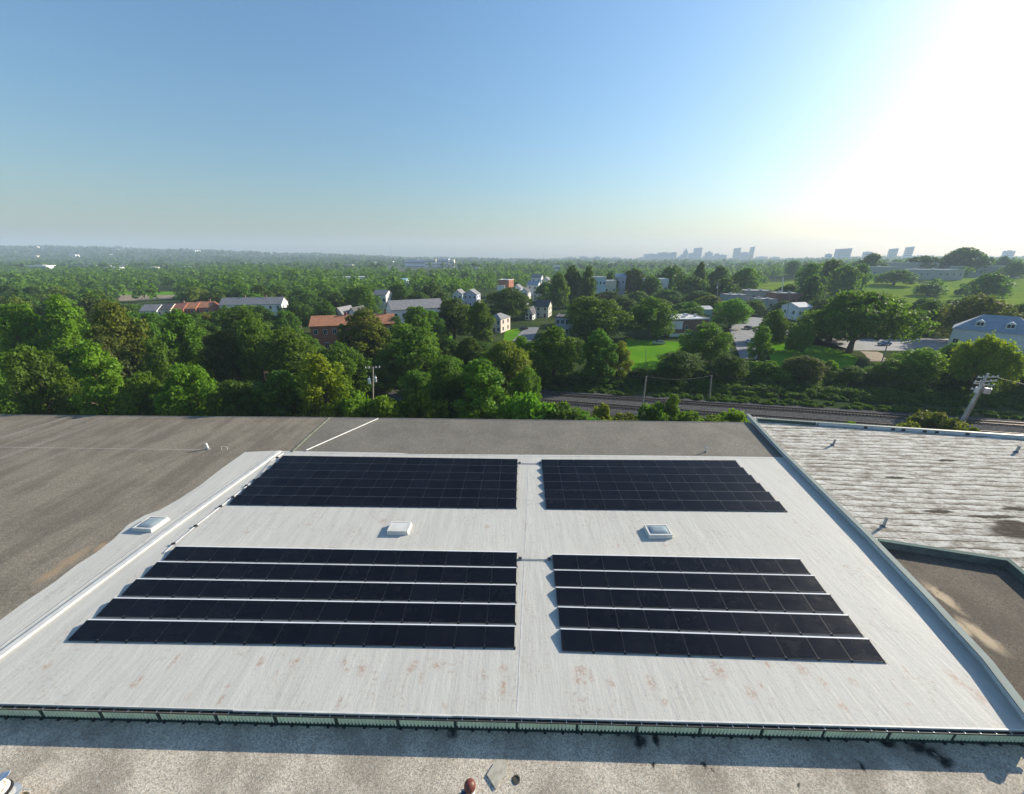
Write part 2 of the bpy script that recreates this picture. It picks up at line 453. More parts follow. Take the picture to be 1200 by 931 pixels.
def sheet(name, pts, off, m, step=6.0, wob=1.2):
    """patch of ground surface following the terrain"""
    P2 = [Vector((p[0], p[1])) for p in pts]; ring = []
    for i in range(len(P2)):
        a, b = P2[i], P2[(i + 1) % len(P2)]; k = max(1, int((b - a).length / step))
        for j in range(k):
            q = a.lerp(b, j / k); ring.append(q + Vector((random.uniform(-wob, wob), random.uniform(-wob, wob))))
    import bmesh
    bm = bmesh.new(); vs = [bm.verts.new((q.x, q.y, 0)) for q in ring]; bm.faces.new(vs)
    bmesh.ops.triangulate(bm, faces=bm.faces[:])
    for _ in range(5):
        es = [e for e in bm.edges if e.calc_length() > step * 2.2]
        if not es: break
        bmesh.ops.subdivide_edges(bm, edges=es, cuts=1); bmesh.ops.triangulate(bm, faces=bm.faces[:])
    for v in bm.verts: v.co.z = terrain(v.co.x, v.co.y) + off
    bmesh.ops.recalc_face_normals(bm, faces=bm.faces[:])
    me = bpy.data.meshes.new(name); bm.to_mesh(me); bm.free(); me.materials.append(m)
    o = link(name, me); tag(o, kind='structure'); return o

def gp(*pp): return [at(a, b, 0) for a, b in pp]
sheet('lawn', gp((732,397),(742,398),(800,401),(806,438),(745,440),(734,420)), .05, M_LAWN, 5, .8)
sheet('lawn', gp((900,398),(948,400),(985,413),(1005,420),(1000,432),(905,428)), .05, M_LAWN, 5, .8)
sheet('bare_ground', gp((1008,412),(1030,413),(1042,424),(1020,424)), .09, M_DIRT, 3, .5)
sheet('meadow', [(70,275),(130,262),(300,255),(560,270),(680,560),(430,560),(250,450)], .08, M_MEADOW, 12, 4)
sheet('parking_lot', gp((850,372),(905,372),(892,422),(868,420)), .06, M_ASPHALT, 8, .3)
sheet('road', gp((905,398),(950,396),(1000,411),(1125,412),(1215,432),(1230,412),(1130,397),(1000,398),(940,386),(900,386)), .10, M_ASPHALT, 8, .3)
sheet('road', gp((600,400),(616,384),(632,384),(622,402)), .10, M_ASPHALT, 8, .3)
sheet('clearing', gp((140,353),(200,351),(205,346),(140,346)), .08, M_DIRT, 8, 1)
sheet('grass_verge', gp((140,346),(205,346),(205,342),(140,342)), .08, M_LAWN, 8, 1)
sheet('lawn', gp((592,388),(612,384),(606,398),(590,402)), .06, M_LAWN, 5, .6)
sheet('lawn', gp((522,394),(534,394),(532,430),(515,430)), .06, M_LAWN, 5, .6)

# haze: a thin even volume round the whole place
n = NT('haze_air'); n.n.remove(n.b)
v = n.n.new('ShaderNodeVolumePrincipled'); v.inputs['Color'].default_value = (.66,.82,1.0,1)
v.inputs['Density'].default_value = .00017; v.inputs['Anisotropy'].default_value = .1
n.t.links.new(v.outputs[0], n.out.inputs['Volume'])
hz = MB().box(-7800, 7800, -1700, 5400, -3, 235).obj('haze', n.mat); tag(hz, kind='stuff')

# ------------------------------------------------------------------ the warehouse under the drone
WH = empty('warehouse', 'low warehouse under the drone with white coated roof and tan gravel roof around it', 'building')
fl, fr_ = at(0, 824, ZR), at(1200, 855, ZR)
E = (fr_ - fl).normalized(); NRM = Vector((E.y, -E.x, 0))        # along the eave; outward, towards the drone
def eave(px): return at(px, 824 + px * 31 / 1200, ZR)
def sal(px): return (eave(px) - fl).dot(E)
SL, SR = sal(-420), sal(1218)
def ev(s, o, z): p = fl + E * s + NRM * o; return Vector((p.x, p.y, z))
par = [at(878, 489.5, ZR), at(919, 533.5, ZR), at(1021, 634, ZR), at(1088, 704, ZR), at(1160, 783, ZR), at(1213, 853, ZR)]

# gravel sheet under everything, then the grey strip at the back, then the white coating
backL, backR = at(-420, 483.5, ZR), at(878, 495.5, ZR)
gv = MB().poly([backL, at(0,486,ZR), at(384,490,ZR), at(340,531,ZR), (at(340,531,ZR)+ev(sal(330),-.3,ZR))/2, ev(sal(300), -.3, ZR), ev(SL, 0.0, ZR)][::-1])
gv.obj('gravel_roof', M_GRAVEL, WH)
gs = MB().poly([at(384,490,ZR), backR, at(924,541,ZR), at(600,538,ZR), at(338,534,ZR)][::-1])
gs.obj('grey_gravel_strip', M_GRAVEL_STRIP, WH)
edge = [(-330,960),(-150,834),(0,727),(30,705),(63,683),(90,662),(112,648),(133,632),(150,615),(170,604),(187,598),(210,585),(233,570),(260,549),(287,530),(320,528.5),(470,531),(480,532.3),(600,533),(760,534),(918,536)]
wpts = [at(a, b, ZR + .012) for a, b in edge[2:]]
wpts = [ev(sal(-170), 0, ZR + .012), at(-120,812,ZR+.012)] + wpts
for q in par[1:]: wpts.append(Vector((q.x + .06, q.y, ZR + .012)))
wpts[-1] = ev(SR, 0, ZR + .012)
wm = MB(); nn = len(wpts)
wm.prism(wpts[::-1], ZR - .05, ZR + .012); wm.obj('white_roof', M_WHITE, WH)
# body below the roof
body = [ev(SL, -.25, 0), ev(SR, -.25, 0), par[1] + Vector((.2,0,0)), Vector((backR.x, backR.y, 0)), Vector((backL.x, backL.y, 0))]
MB().prism(body, -.2, ZR - .06).obj('wall', M_WALL, WH)
# thin metal edge along the rear roof
MB().wall([backL, at(384,489.5,ZR), backR], .12, ZR - .15, ZR + .05).obj('edge_trim', P('edge_trim', (.22,.22,.20), rough=.6), WH)
# white lip of the front eave, with a stepped edge
lip = MB()
lip.box(0, 1, 0, 1, 0, 1) if False else None
def seg(mb, s0, s1, o0, o1, z0, z1, mi=0):
    vs = [ev(s0,o0,z0), ev(s1,o0,z0), ev(s1,o1,z0), ev(s0,o1,z0), ev(s0,o0,z1), ev(s1,o0,z1), ev(s1,o1,z1), ev(s0,o1,z1)]
    return mb.add(vs, [(0,3,2,1),(4,5,6,7),(0,1,5,4),(1,2,6,5),(2,3,7,6),(3,0,4,7)], mi)
seg(lip, SL, sal(274), .0, .05, ZR - .10, ZR + .03); seg(lip, sal(274), sal(530), .0, .09, ZR - .10, ZR + .025); seg(lip, sal(530), SR, .0, .07, ZR - .10, ZR + .028)
lip.obj('roof_lip', M_CURB, WH)
# gutter hung below the lip
g = MB(); gz0, gz1, go0, go1 = ZR - .20, ZR - .105, .08, .19
seg(g, SL, SR, go0, go1, gz0, gz0 + .015); seg(g, SL, SR, go0 - .012, go0, gz0, gz1); seg(g, SL, SR, go1, go1 + .014, gz0, gz1)
gut = g.obj('gutter', P('gutter_dark', (.05,.055,.05), rough=.6), WH)
k = SL + .4; straps = []
rimm = MB(); seg(rimm, SL, SR, go1 - .006, go1 + .024, gz1 + .001, gz1 + .022); rimm.obj('gutter_rim', P('rim_brown', (.16,.13,.09), rough=.5), WH)
while k < SR and len(straps) < 84:
    if k > sal(-40):
        b = MB(); seg(b, k, k + .035, .05, go1 + .02, gz1 + .024, gz1 + .04); straps.append(b.obj('gutter_strap', M_GALV, gut))
    k += .78
# bays of ribbed translucent panel between posts
posts = [-90, -20, 44, 114, 182, 250, 320, 392, 465, 533, 606, 677, 747, 822, 895, 968, 1045, 1122]
ss = [SL + .2] + [sal(p) for p in posts] + [SR - .1]
for i in range(len(ss) - 1):
    a, b = ss[i] + .06, ss[i+1] - .06
    r = MB(); pitch_ = .20; m_ = max(2, int((b - a) / pitch_)); vs = []
    for j in range(m_ + 1):
        for q, o in ((0, .0), (.3, .0), (.42, .065), (.88, .065)):
            s_ = a + (j + q) * (b - a) / (m_ + 1); vs.append((ev(s_, o, ZL + .12), ev(s_, o, ZR - .11)))
    base = len(r.v)
    for lo, hi in vs: r.v += [tuple(lo), tuple(hi)]
    for j in range(len(vs) - 1): r.f.append((2*j, 2*j+2, 2*j+3, 2*j+1)); r.m.append(0)
    r.obj('ribbed_panel', M_RIB, WH)
for i, p in enumerate(posts):
    s_ = sal(p); b = MB(); seg(b, s_ - .05, s_ + .05, -.02, .07 if i % 2 else .09, ZL + .02, ZR - .10)
    seg(b, s_ - .075, s_ + .075, -.02, .16, ZL + .001, ZL + .03)
    b.obj('post', M_DKGREEN, WH)
sill = MB(); seg(sill, SL, SR, -.03, .055, ZL, ZL + .118); seg(sill, SL, SR, .055, .12, ZL + .002, ZL + .035)
sill.obj('base_flashing', M_DKGREEN, WH)
k = sal(-60)
while k < SR - .3:
    b = MB(); seg(b, k, k + .14, .1205, .20, ZL + .001, ZL + .06); seg(b, k + .04, k + .10, .0555, .12, ZL + .0355, ZL + .09)
    b.obj('clip', M_BLACK, WH); k += .98 + .12 * math.sin(k * 3.1)

# expansion joint: a raised white curb running back along the left side, and the grey one beyond it
def curb_line(name, pp, w, h, m, parent, z=ZR, cap=None):
    pts = [at(a, b, z) for a, b in pp]; mb = MB(); mb.wall(pts, w, z - .02, z + h)
    o = mb.obj(name, m, parent)
    if cap:
        c = MB(); c.wall([p + Vector((-.05, 0, 0)) for p in pts], w + .1, z + h + .001, z + h + .03); c.obj(name + '_cap', cap, o)
    return o
curb_line('expansion_joint', [(-60,810),(0,767),(100,693),(200,619),(326,529.5)], .42, .17, M_CURB, WH)
curb_line('joint_flashing', [(-60,803),(0,759),(100,685.5),(198,613),(322,529.2)], .05, .05, P('flashing_grey', (.30,.32,.33), rough=.5), WH)
curb_line('roof_ridge_strip', [(341,530),(363,509.5),(385,490.3)], .24, .10, P('mossy_strip', (.17,.18,.13), rough=.9, var=.4), WH)
curb_line('rear_step', [(322,530.3),(470,532.5),(600,534.2),(918,537)], .10, .035, M_CURB, WH)
# centre seam of the membrane
curb_line('centre_seam', [(605.5,835),(611,720),(616,620),(619.5,534.8)], .06, .022, P('seam_tape', (.50,.49,.47), rough=.6, var=.2), WH)

# parapet at the right of the white roof
PZ = ZR + .50
pa = MB(); pa.wall(par, .32, ZR - .1, PZ); parapet = pa.obj('parapet', M_PARAPET, WH)
pc = MB(); pc.wall([p + Vector((-.05, .02, 0)) for p in par], .46, PZ + .001, PZ + .07); pc.obj('coping', M_COPING, parapet)
fl2 = MB(); fl2.wall([p + Vector((-.16, 0, 0)) for p in par[1:]], .14, ZR + .0125, ZR + .10); fl2.obj('parapet_flashing', P('flashing_pale', (.55,.57,.58), rough=.5), parapet)
dk = MB(); dk.wall([par[0] + Vector((-.035,-.02,0)), par[1] + Vector((-.035,-.02,0))], .03, ZR + .003, PZ - .003); dk.obj('parapet_cladding', M_DKGREEN, parapet)

# ------------------------------------------------------------------ neighbour on the right
ZN = ZR + .12
NB = empty('warehouse', 'warehouse to the right with a streaky weathered white roof and a sunken brown gravel bay', 'building')
def off(p, d=.34): return Vector((p.x + d, p.y, p.z))
nb = [off(par[0]), off(par[1]), off(par[2])]
q1, q2, q3 = at(1023, 631, ZN), at(1180, 656.5, ZN), at(1235, 702, ZN)
farR = at(1440, 532, ZN); nearR = at(1440, 780, ZN)
MB().prism([Vector((p.x, p.y, 0)) for p in (nb[0], nb[1], nb[2], q2 , q3, nearR, farR)][::-1], ZR - .6, ZN).obj('weathered_roof', M_WEATH, NB)
ZS = ZR - .35
MB().prism([Vector((p.x, p.y, 0)) for p in (nb[2] + Vector((0,-.05,0)), off(par[3]), off(par[4]), off(par[5]), ev(SR + 9, 0, 0), nearR + Vector((0,-.3,0)), q3 + Vector((0,-.1,0)), q2 + Vector((0,-.1,0)))], ZS - .4, ZS).obj('sunken_gravel_roof', M_GRAVEL3, NB)
bw = MB(); bw.wall([nb[2] + Vector((.02,-.12,0)), q2 + Vector((0,-.1,0)), q3 + Vector((-.05,-.15,0))], .26, ZS - .1, ZN + .16); bcurb = bw.obj('bay_curb', P('bay_curb_dark', (.10,.125,.115), rough=.6, var=.3), NB)
bw = MB(); bw.wall([nb[2] + Vector((.02,-.07,0)), q2 + Vector((0.03,-.05,0)), q3 + Vector((0.0,-.1,0))], .36, ZN + .161, ZN + .22); bw.obj('coping', P('coping_teal', (.05,.105,.095), rough=.9, var=.25), bcurb)
# rear parapet with scuppers
ra, rb = at(886, 494, ZN), at(1440, 530.5, ZN)
rp = MB(); rp.wall([ra, rb], -.26, ZN - .1, ZN + .42); rpar = rp.obj('rear_parapet', P('parapet_bluewhite', (.52,.55,.56), rough=.55, var=.1), NB)
rp = MB(); rp.wall([ra + Vector((0,-.05,0)), rb + Vector((0,-.05,0))], -.36, ZN + .421, ZN + .48); rp.obj('coping', P('coping_green', (.08,.13,.11), rough=.5), rpar)
rd = (rb - ra).normalized(); rq = Vector((rd.y, -rd.x, 0))
for px in (1013, 1045, 1057, 1082, 1096, 1132):
    p = at(px, 494 + (px - 886) * 36.5 / 554 - .5, ZN); s_ = (p - ra).dot(rd); c = ra + rd * s_
    b = MB(); M4 = Matrix.Translation((c.x, c.y, ZN + .02)) @ Matrix.Rotation(math.atan2(rd.y, rd.x), 4, 'Z')
    b.box(-.22, .22, -.03, .0, 0, .30, M4); b.obj('scupper', M_BLACK, rpar)
fa = MB(); fa.wall([ra + Vector((.2,-.03,0)), at(958,499,ZN)+ Vector((0,-.02,0))], .04, ZN + .06, ZN + .40); fa.obj('dark_cladding', M_DKGREEN, rpar)
MB().prism([Vector((p.x, p.y, 0)) for p in (nb[0], nb[1], nb[2], off(par[5]), ev(SR + 9, .5, 0), nearR, farR)][::-1], -.2, ZR - .8).obj('wall', M_WALL, NB)
# taller end bay just outside the frame, whose shade lies over the low roof at the right
tb = MB(); a_ = ev(SR + .5, .4, 0)
tb.prism([ev(SR + .3, .30, 0), ev(SR - .05, 16, 0), ev(SR + 9, 16, 0), ev(SR + 9, .3, 0)][::-1], -.2, ZL + 3.3); tb.obj('end_bay', M_PARAPET, NB)

# ------------------------------------------------------------------ low wing in the foreground
LW = empty('low_wing', 'low wing in front of the eave with a speckled gravel roof and tar stains', 'building')
MB().prism([ev(SL, -.2, 0), ev(SL, 26, 0), ev(SR + .25, 26, 0), ev(SR + .25, -.2, 0)], ZL - .3, ZL).obj('gravel_roof', M_GRAVEL2, LW)
MB().prism([ev(SL + .1, -.1, 0), ev(SL + .1, 25.9, 0), ev(SR, 25.9, 0), ev(SR, -.1, 0)], -.2, ZL - .31).obj('wall', M_WALL, LW)

exec_later = []

# ------------------------------------------------------------------ solar panels
def panel_materials():
    n = NT('solar_glass'); o = n.sep(n.obj)
    def grid(c, pitch, w):
        f = n.math('ABSOLUTE', n.math('SUBTRACT', n.math('FRACT', n.math('DIVIDE', c, pitch)), .5))
        return n.ramp(f, .5 - w, .5, 0, 1)
    gl = n.math('MAXIMUM', grid(o[0], .166, .03), grid(o[1], .166, .03))
    oi = n.n.new('ShaderNodeObjectInfo')
    base = n.mix(oi.outputs['Random'], (.0035,.004,.007), (.006,.007,.011))
    base = n.mix(n.math('MULTIPLY', gl, .5), base, (.02,.022,.028))
    dust = n.noise(n.pos, 1.2, 5, .65)
    base = n.mix(n.ramp(dust, .5, .75, 0, .015), base, (.30,.26,.22))
    n.b.inputs['Coat Weight'].default_value = .0
    return n.done(base, n.ramp(dust, .3, .8, .20, .27), 0, .2)
M_PV = panel_materials()
M_FRAME = P('anodised_black_frame', (.022,.023,.026), rough=.4, metal=.3)
M_CLAMP = P('clamp_metal', (.10,.105,.11), rough=.5, metal=.3)
PW, PD, TILT = 1.80, 1.27, R(10)
def make_panel():
    """base at the middle of the front edge on the roof; the panel rises to the back"""
    t = empty('solar_panel', 'black solar panel', 'solar panel')
    zf = .055
    Mx = Matrix.Translation((0, 0, zf)) @ Matrix.Rotation(TILT, 4, 'X')
    hw = PW / 2
    gl = MB().box(-hw + .016, hw - .016, .016, PD - .016, .012, .034, Mx).obj('glass', M_PV, t)
    fm = MB()
    fm.box(-hw, hw, 0, .016, 0, .038, Mx); fm.box(-hw, hw, PD - .016, PD, 0, .038, Mx)
    fm.box(-hw, -hw + .016, .0165, PD - .0165, 0, .0375, Mx); fm.box(hw - .016, hw, .0165, PD - .0165, 0, .0375, Mx)
    fm.obj('frame', M_FRAME, t)
    cl = MB()
    for y in (.03, PD - .06): cl.box(hw - .02, hw + .045, y, y + .05, .039, .055, Mx)
    cl.obj('clamp', M_CLAMP, t)
    ft = MB(); ft.box(hw - .05, hw + .07, -.07, .10, .012, .04); ft.box(hw - .03, hw + .05, -.02, .05, .0401, .058)
    ft.obj('mounting_foot', M_BLACK, t)
    rl = MB(); yb, zb = PD * math.cos(TILT), zf + PD * math.sin(TILT)
    rl.box(hw - .02, hw + .02, yb - .05, yb - .01, .0, zb - .02)
    rl.obj('rear_leg', M_GALV, t)
    return t

BLOCKS = {  # corners on the photograph: front-left, front-right, back-left, back-right ; rows, columns
 'near left':  ((79,751),(603,759.5),(206,641),(606,648), 5, 15),
 'near right': ((658.5,763),(1037,776),(647,650.5),(938,656), 5, 10),
 'far left':   ((268,591.5),(605,596),(331,534.5),(606.5,538.5), 6, 15),
 'far right':  ((640,596.5),(922,599.5),(634.5,539),(862,540), 6, 12),
}
M_DEFL_SHADED = P('wind_deflector_shade_tone', (.10,.105,.115), rough=.5, var=.1)  # same hardware as the near rows; shade of the far rows put into colour
proto = make_panel(); used = [False]
M_DEFL = P('wind_deflector_metal', (.74,.75,.76), rough=.4, var=.06)
def blk_point(c, u, v):
    a, b, d, e = c
    return (a * (1 - u) + b * u) * (1 - v) + (d * (1 - u) + e * u) * v
for bn, (p0, p1, p2, p3, rows, cols) in BLOCKS.items():
    zf = ZR + .07; zb = ZR + .07 + PD * math.sin(TILT)
    A, B = at(*p0, zf), at(*p1, zf); D, G = at(*p2, zb), at(*p3, zb)
    # row pitch from front of first row to front of a virtual next row
    dl, dr = (D - A), (G - B); dl.z = dr.z = 0
    kl = (dl.length - PD * math.cos(TILT)) / (rows - 1); kr = (dr.length - PD * math.cos(TILT)) / (rows - 1)
    dl.normalize(); dr.normalize()
    for r_ in range(rows):
        L = A + dl * kl * r_; Q = B + dr * kr * r_
        ex = Q - L; step = ex.length / cols; ang = math.atan2(ex.y, ex.x)
        rowname = 'front row' if r_ == 0 else ('back row' if r_ == rows - 1 else f'{ORD[r_]} row')
        for c_ in range(cols):
            m = L.lerp(Q, (c_ + .5) / cols)
            t = copy_tree(proto) if used[0] else proto; used[0] = True
            t.location = (m.x, m.y, ZR + .012 + random.uniform(0, .006)); t.rotation_euler = (R(random.uniform(-.25,.25)), R(random.uniform(-.2,.2)), ang)
            t.scale = (step / (PW + .010), 1, 1)
            where = 'left end' if c_ == 0 else ('right end' if c_ == cols - 1 else f'{ORD[c_]} from left')
            t['label'] = f'black solar panel, {where} of {rowname} in the {bn} array'
            t['group'] = 'black solar panels on the white roof'
        # silver deflector closing the back of the row
        d = MB(); up = (dl + dr).normalized(); yb = PD * math.cos(TILT); zt = .09 + PD * math.sin(TILT)
        a = L + up * (yb + .01); b = Q + up * (yb + .01); e_ = ex.normalized()
        a2 = a + up * .30; b2 = b + up * .30
        zz = ZR + .012
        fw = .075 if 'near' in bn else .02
        prof = [(0, zt - .02), (0, zt), (fw, zt), (.20, .10), (.27, .02), (.29, .015), (.29, .0), (.255, .0), (.19, .085), (fw - .01, zt - .02)]
        va = [Vector((a.x, a.y, zz)) + up * o + Vector((0, 0, z)) for o, z in prof]; vb = [Vector((b.x, b.y, zz)) + up * o + Vector((0, 0, z)) for o, z in prof]
        k_ = len(prof); d.add(va + vb, [(i, (i + 1) % k_, (i + 1) % k_ + k_, i + k_) for i in range(k_)] + [tuple(range(k_)), tuple(range(2 * k_ - 1, k_ - 1, -1))])
        o = d.obj('wind_deflector', M_DEFL if 'near' in bn else M_DEFL_SHADED)
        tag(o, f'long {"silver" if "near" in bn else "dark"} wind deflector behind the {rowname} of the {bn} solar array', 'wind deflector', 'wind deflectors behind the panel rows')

# ------------------------------------------------------------------ roof furniture
yaw = math.atan2(E.y, E.x)
def skylight(px, py, w, d, h, label, dome, rz=0.0, frame=M_CURB, z=ZR + .012):
    p = at(px, py, z); t = empty('skylight', label, 'skylight', p, yaw + rz)
    b = MB(); b.add([(-w/2-.07,-.07,0),(w/2+.07,-.07,0),(w/2+.07,d+.07,0),(-w/2-.07,d+.07,0),(-w/2,0,h),(w/2,0,h),(w/2,d,h),(-w/2,d,h)],
                    [(0,3,2,1),(4,5,6,7),(0,1,5,4),(1,2,6,5),(2,3,7,6),(3,0,4,7)]); b.obj('curb', frame, t)
    f = MB(); r = .11
    f.box(-w/2-.03, w/2+.03, -.03, r, h+.001, h+.07); f.box(-w/2-.03, w/2+.03, d-r, d+.03, h+.001, h+.07)
    f.box(-w/2-.03, -w/2+r, r+.001, d-r-.001, h+.001, h+.069); f.box(w/2-r, w/2+.03, r+.001, d-r-.001, h+.001, h+.069)
    f.obj('frame', frame, t)
    if dome is not None:
        m = MB(); nx, ny = 10, 10
        for j in range(ny + 1):
            for i in range(nx + 1):
                u, v_ = i / nx, j / ny
                m.v.append((-w/2 + r + .005 + u * (w - 2*r - .01), r + .005 + v_ * (d - 2*r - .01), h + .03 + .16 * (1 - (2*u-1)**4) * (1 - (2*v_-1)**4)))
        for j in range(ny):
            for i in range(nx):
                a = j * (nx + 1) + i; m.f.append((a, a + 1, a + nx + 2, a + nx + 1)); m.m.append(0)
        m.obj('dome', dome, t, smooth=True)
    return t
M_DOME2 = P('acrylic_dusty', (.42,.47,.48), rough=.25, var=.08)
skylight(774, 631, 1.95, 1.35, .30, 'square skylight with a grey glass dome between the two right arrays', M_GLASSY, .03)
M_LID = M_WHITE
t = skylight(466, 626.5, 1.75, 1.25, .30, 'white painted over skylight between the two left arrays', None, .0, frame=M_CURB)
lid = MB(); lid.box(-1.75/2+.112, 1.75/2-.112, .112, 1.25-.112, .30, .355); lid.obj('painted_lid', M_CURB, t)
skylight(167, 623, 1.75, 1.65, .26, 'low skylight with a dusty dome on the white strip by the gravel', M_GLASSY, -.06)

def vent_pipe(px, py, h, r, label, m=M_PVC, lean=(0, 0), collar=True, z=ZR, cap=False):
    p = at(px, py, z); t = empty('vent_pipe', label, 'vent pipe', p)
    b = MB(); b.tube((0, 0, -.02), (lean[0], lean[1], h), r, r, 12); b.obj('pipe', m, t, smooth=False)
    if collar:
        c = MB(); c.lathe([(r * 2.4, 0), (r * 2.2, .03), (r * 1.25, .10), (r * 1.02, .16)], 14); c.obj('collar', P('lead_collar', (.16,.16,.16), rough=.6), t)
    if cap:
        c = MB(); c.lathe([(r * .4, -.03), (r * 1.5, -.03), (r * 1.5, .05), (r * .6, .14), (.01, .15)], 12, (lean[0], lean[1], h + .05)); c.obj('rain_cap', m, t)
vent_pipe(244, 526.5, .82, .13, 'short white vent pipe standing on the tan gravel roof', lean=(-.08, 0))
vent_pipe(827, 530, .55, .07, 'small white capped pipe on the grey gravel strip behind the array', cap=True)
vent_pipe(976, 522, .85, .13, 'pale vent pipe at the back of the streaky weathered roof', M_CONC, lean=(.08, 0), z=ZN)
vent_pipe(1035, 617, .95, .11, 'leaning vent pipe with dark collar near the brown gravel bay', M_CONC, lean=(.10, .05), z=ZN)
vent_pipe(1191, 530, .85, .14, 'stubby grey vent pipe at far right of the weathered roof', M_CONC, lean=(.06, 0), z=ZN)
vent_pipe(956, 499, .5, .06, 'thin pale pipe beside the rear parapet of the weathered roof', M_GALV, lean=(.05, 0), collar=False, z=ZN)
# bent wire guard beside the white pipe
p = at(260, 527.5, ZR); gd = MB()
gd.path([(0,0,0),(0,0,.5)], [.02,.02]); gd.path([(.75,0,0),(.75,0,.42)], [.02,.02]); gd.path([(0,0,.5),(.35,.05,.47),(.75,0,.42)], [.018,.018,.018])
tag(gd.obj('pipe_support', M_PVC, None, loc=p), 'thin bent white pipe support standing on the tan gravel roof', 'pipe support')
# white pipe lying slantwise on the grey strip
a, b = at(359, 527.8, ZR + .12), at(443, 490.8, ZR + .12)
pp = MB(); pp.tube(a, b, .075, .075, 10)
pipe = empty('roof_pipe', 'long white pipe lying slantwise across the grey gravel strip', 'pipe', (0, 0, 0)); pp.obj('pipe', M_PVC, pipe)
for k in (.1, .35, .6, .85):
    q = a.lerp(b, k); s_ = MB(); s_.box(q.x - .12, q.x + .12, q.y - .06, q.y + .06, ZR, ZR + .05); s_.obj('pipe_block', P('rubber_block', (.03,.03,.03)), pipe)

# electrical conduit along the left side of the arrays and across the aisle
M_COND = P('conduit_steel', (.42,.43,.45), rough=.45, metal=.5)
def conduit(pp, label, boxes, z=ZR + .012):
    t = empty('conduit', label, 'conduit', (0, 0, 0))
    pts = [at(a, b, z + .07) for a, b in pp]
    c = MB(); c.path(pts, [.028] * len(pts), 8); c.obj('pipe', M_COND, t)
    c = MB(); c.path([q + Vector((.10, .04, 0)) for q in pts], [.02] * len(pts), 8); c.obj('pipe', M_COND, t)
    for a, b in boxes:
        q = at(a, b, z); m = MB(); m.box(q.x - .13, q.x + .13, q.y - .09, q.y + .09, z, z + .16); m.obj('junction_box', M_BLACK, t)
conduit([(332,531.5),(318,540),(299,562),(272,583),(229,616.5),(203,638),(192,648)], 'steel conduit with black junction boxes along the left edge of the arrays',
        [(325,537),(298,563.5),(289,570),(273,583.5),(258.5,594.5),(229.5,617.5),(203.5,638.5)])
conduit([(607,543.2),(634,543.8)], 'short conduit crossing the aisle between the far arrays', [(609,543.2),(632.5,543.8)])
conduit([(606,655.5),(646,656.2)], 'short conduit crossing the aisle between the near arrays', [(609.5,655.6),(643.5,656.2)])

# foreground roof: loose slab, rusty vent and the two pieces at the left corner
p = at(583, 908, ZL); sb = MB()
sb.prism([(-.52,.02),(-.12,-.56),(.20,-.22),(.44,-.10),(.50,.30),(.40,.52),(.05,.56),(-.12,.46)], 0, .08, 0)
o = sb.obj('slab', P('slab_concrete', (.40,.37,.30), rough=.95, var=.2, scale=3, bump=.4), None, loc=p); o.rotation_euler = (0, 0, .1); tag(o, 'broken grey slab lying loose on the speckled gravel roof', 'slab')
p = at(629.5/1.0 - 24.5, 914, ZL); dr = MB(); dr.lathe([(.19,0),(.19,.035),(.13,.045),(.12,.02),(.01,.015)], 18)
tag(dr.obj('roof_drain', P('drain_iron', (.045,.045,.035), rough=.8), None, loc=p), 'small dark round drain beside the loose slab', 'roof drain')

p = at(551, 930, ZL); t = empty('roof_vent', 'rusty domed vent on a pale pipe at the bottom edge', 'roof vent', p); t.scale = (.66, .66, .72)
b = MB(); b.lathe([(.34,0),(.34,.03),(.20,.07),(.17,.62)], 18); b.obj('pipe', M_PVC, t, smooth=False)
b = MB(); b.lathe([(.20,.58),(.38,.62),(.42,.74),(.40,.90),(.31,1.04),(.16,1.13),(.01,1.15)], 20); b.obj('dome', M_RUST, t, smooth=True)
b = MB()
for i in range(8):
    a = 2 * PI * i / 8; b.tube((.17*math.cos(a), .17*math.sin(a), .45), (.34*math.cos(a), .34*math.sin(a), .64), .02, .02, 5)
b.obj('brace', M_GALV, t)
b = MB(); b.box(-.62, -.30, -.28, .10, .001, .30); b.obj('base_box', P('blue_tarp_box', (.06,.08,.14), rough=.7), t)

p = at(2, 938, ZL); t = empty('roof_vent', 'white hooded vent with a dark ring and rust at the left corner', 'roof vent', p)
b = MB(); b.lathe([(.62,0),(.62,.05),(.46,.10),(.42,.45)], 20); b.obj('base', M_GALV, t)
b = MB(); b.lathe([(.47,.451),(.50,.47),(.50,.58),(.46,.60)], 20); b.obj('band', M_BLACK, t)
b = MB(); b.lathe([(.43,.601),(.45,.66),(.40,.86),(.28,1.02),(.10,1.10),(.01,1.11)], 20)
nv = NT('vent_hood_white'); nv_k = nv.ramp(nv.noise(nv.obj, 3.2, 6, .7), .50, .60)
b.obj('hood', nv.done(nv.mix(nv.math('MULTIPLY', nv_k, .8), (.70,.68,.66), (.33,.13,.07)), .5), t, smooth=True)
b = MB(); b.add([(-.15,.05,1.05),(.12,.0,1.08),(.50,.30,1.28),(.42,.48,1.30),(.02,.42,1.20),(-.15,.05,1.07),(.12,.0,1.10),(.50,.30,1.30),(.42,.48,1.32),(.02,.42,1.22)],
                [(0,4,3,2,1),(5,6,7,8,9),(0,1,6,5),(1,2,7,6),(2,3,8,7),(3,4,9,8),(4,0,5,9)]); b.obj('flap', P('sheet_pale_blue', (.55,.60,.66), rough=.4), t)
p = at(29, 944, ZL); t = empty('pail', 'dented tan pail beside the white hooded vent', 'pail', p, .4)
b = MB(); b.lathe([(.01,.01),(.24,.0),(.30,.50),(.335,.50),(.335,.54),(.285,.54),(.225,.04),(.01,.03)], 18); o = b.obj('body', P('tan_pail', (.46,.33,.16), rough=.55, var=.35, scale=4), t); o.rotation_euler = (.25, .12, 0)
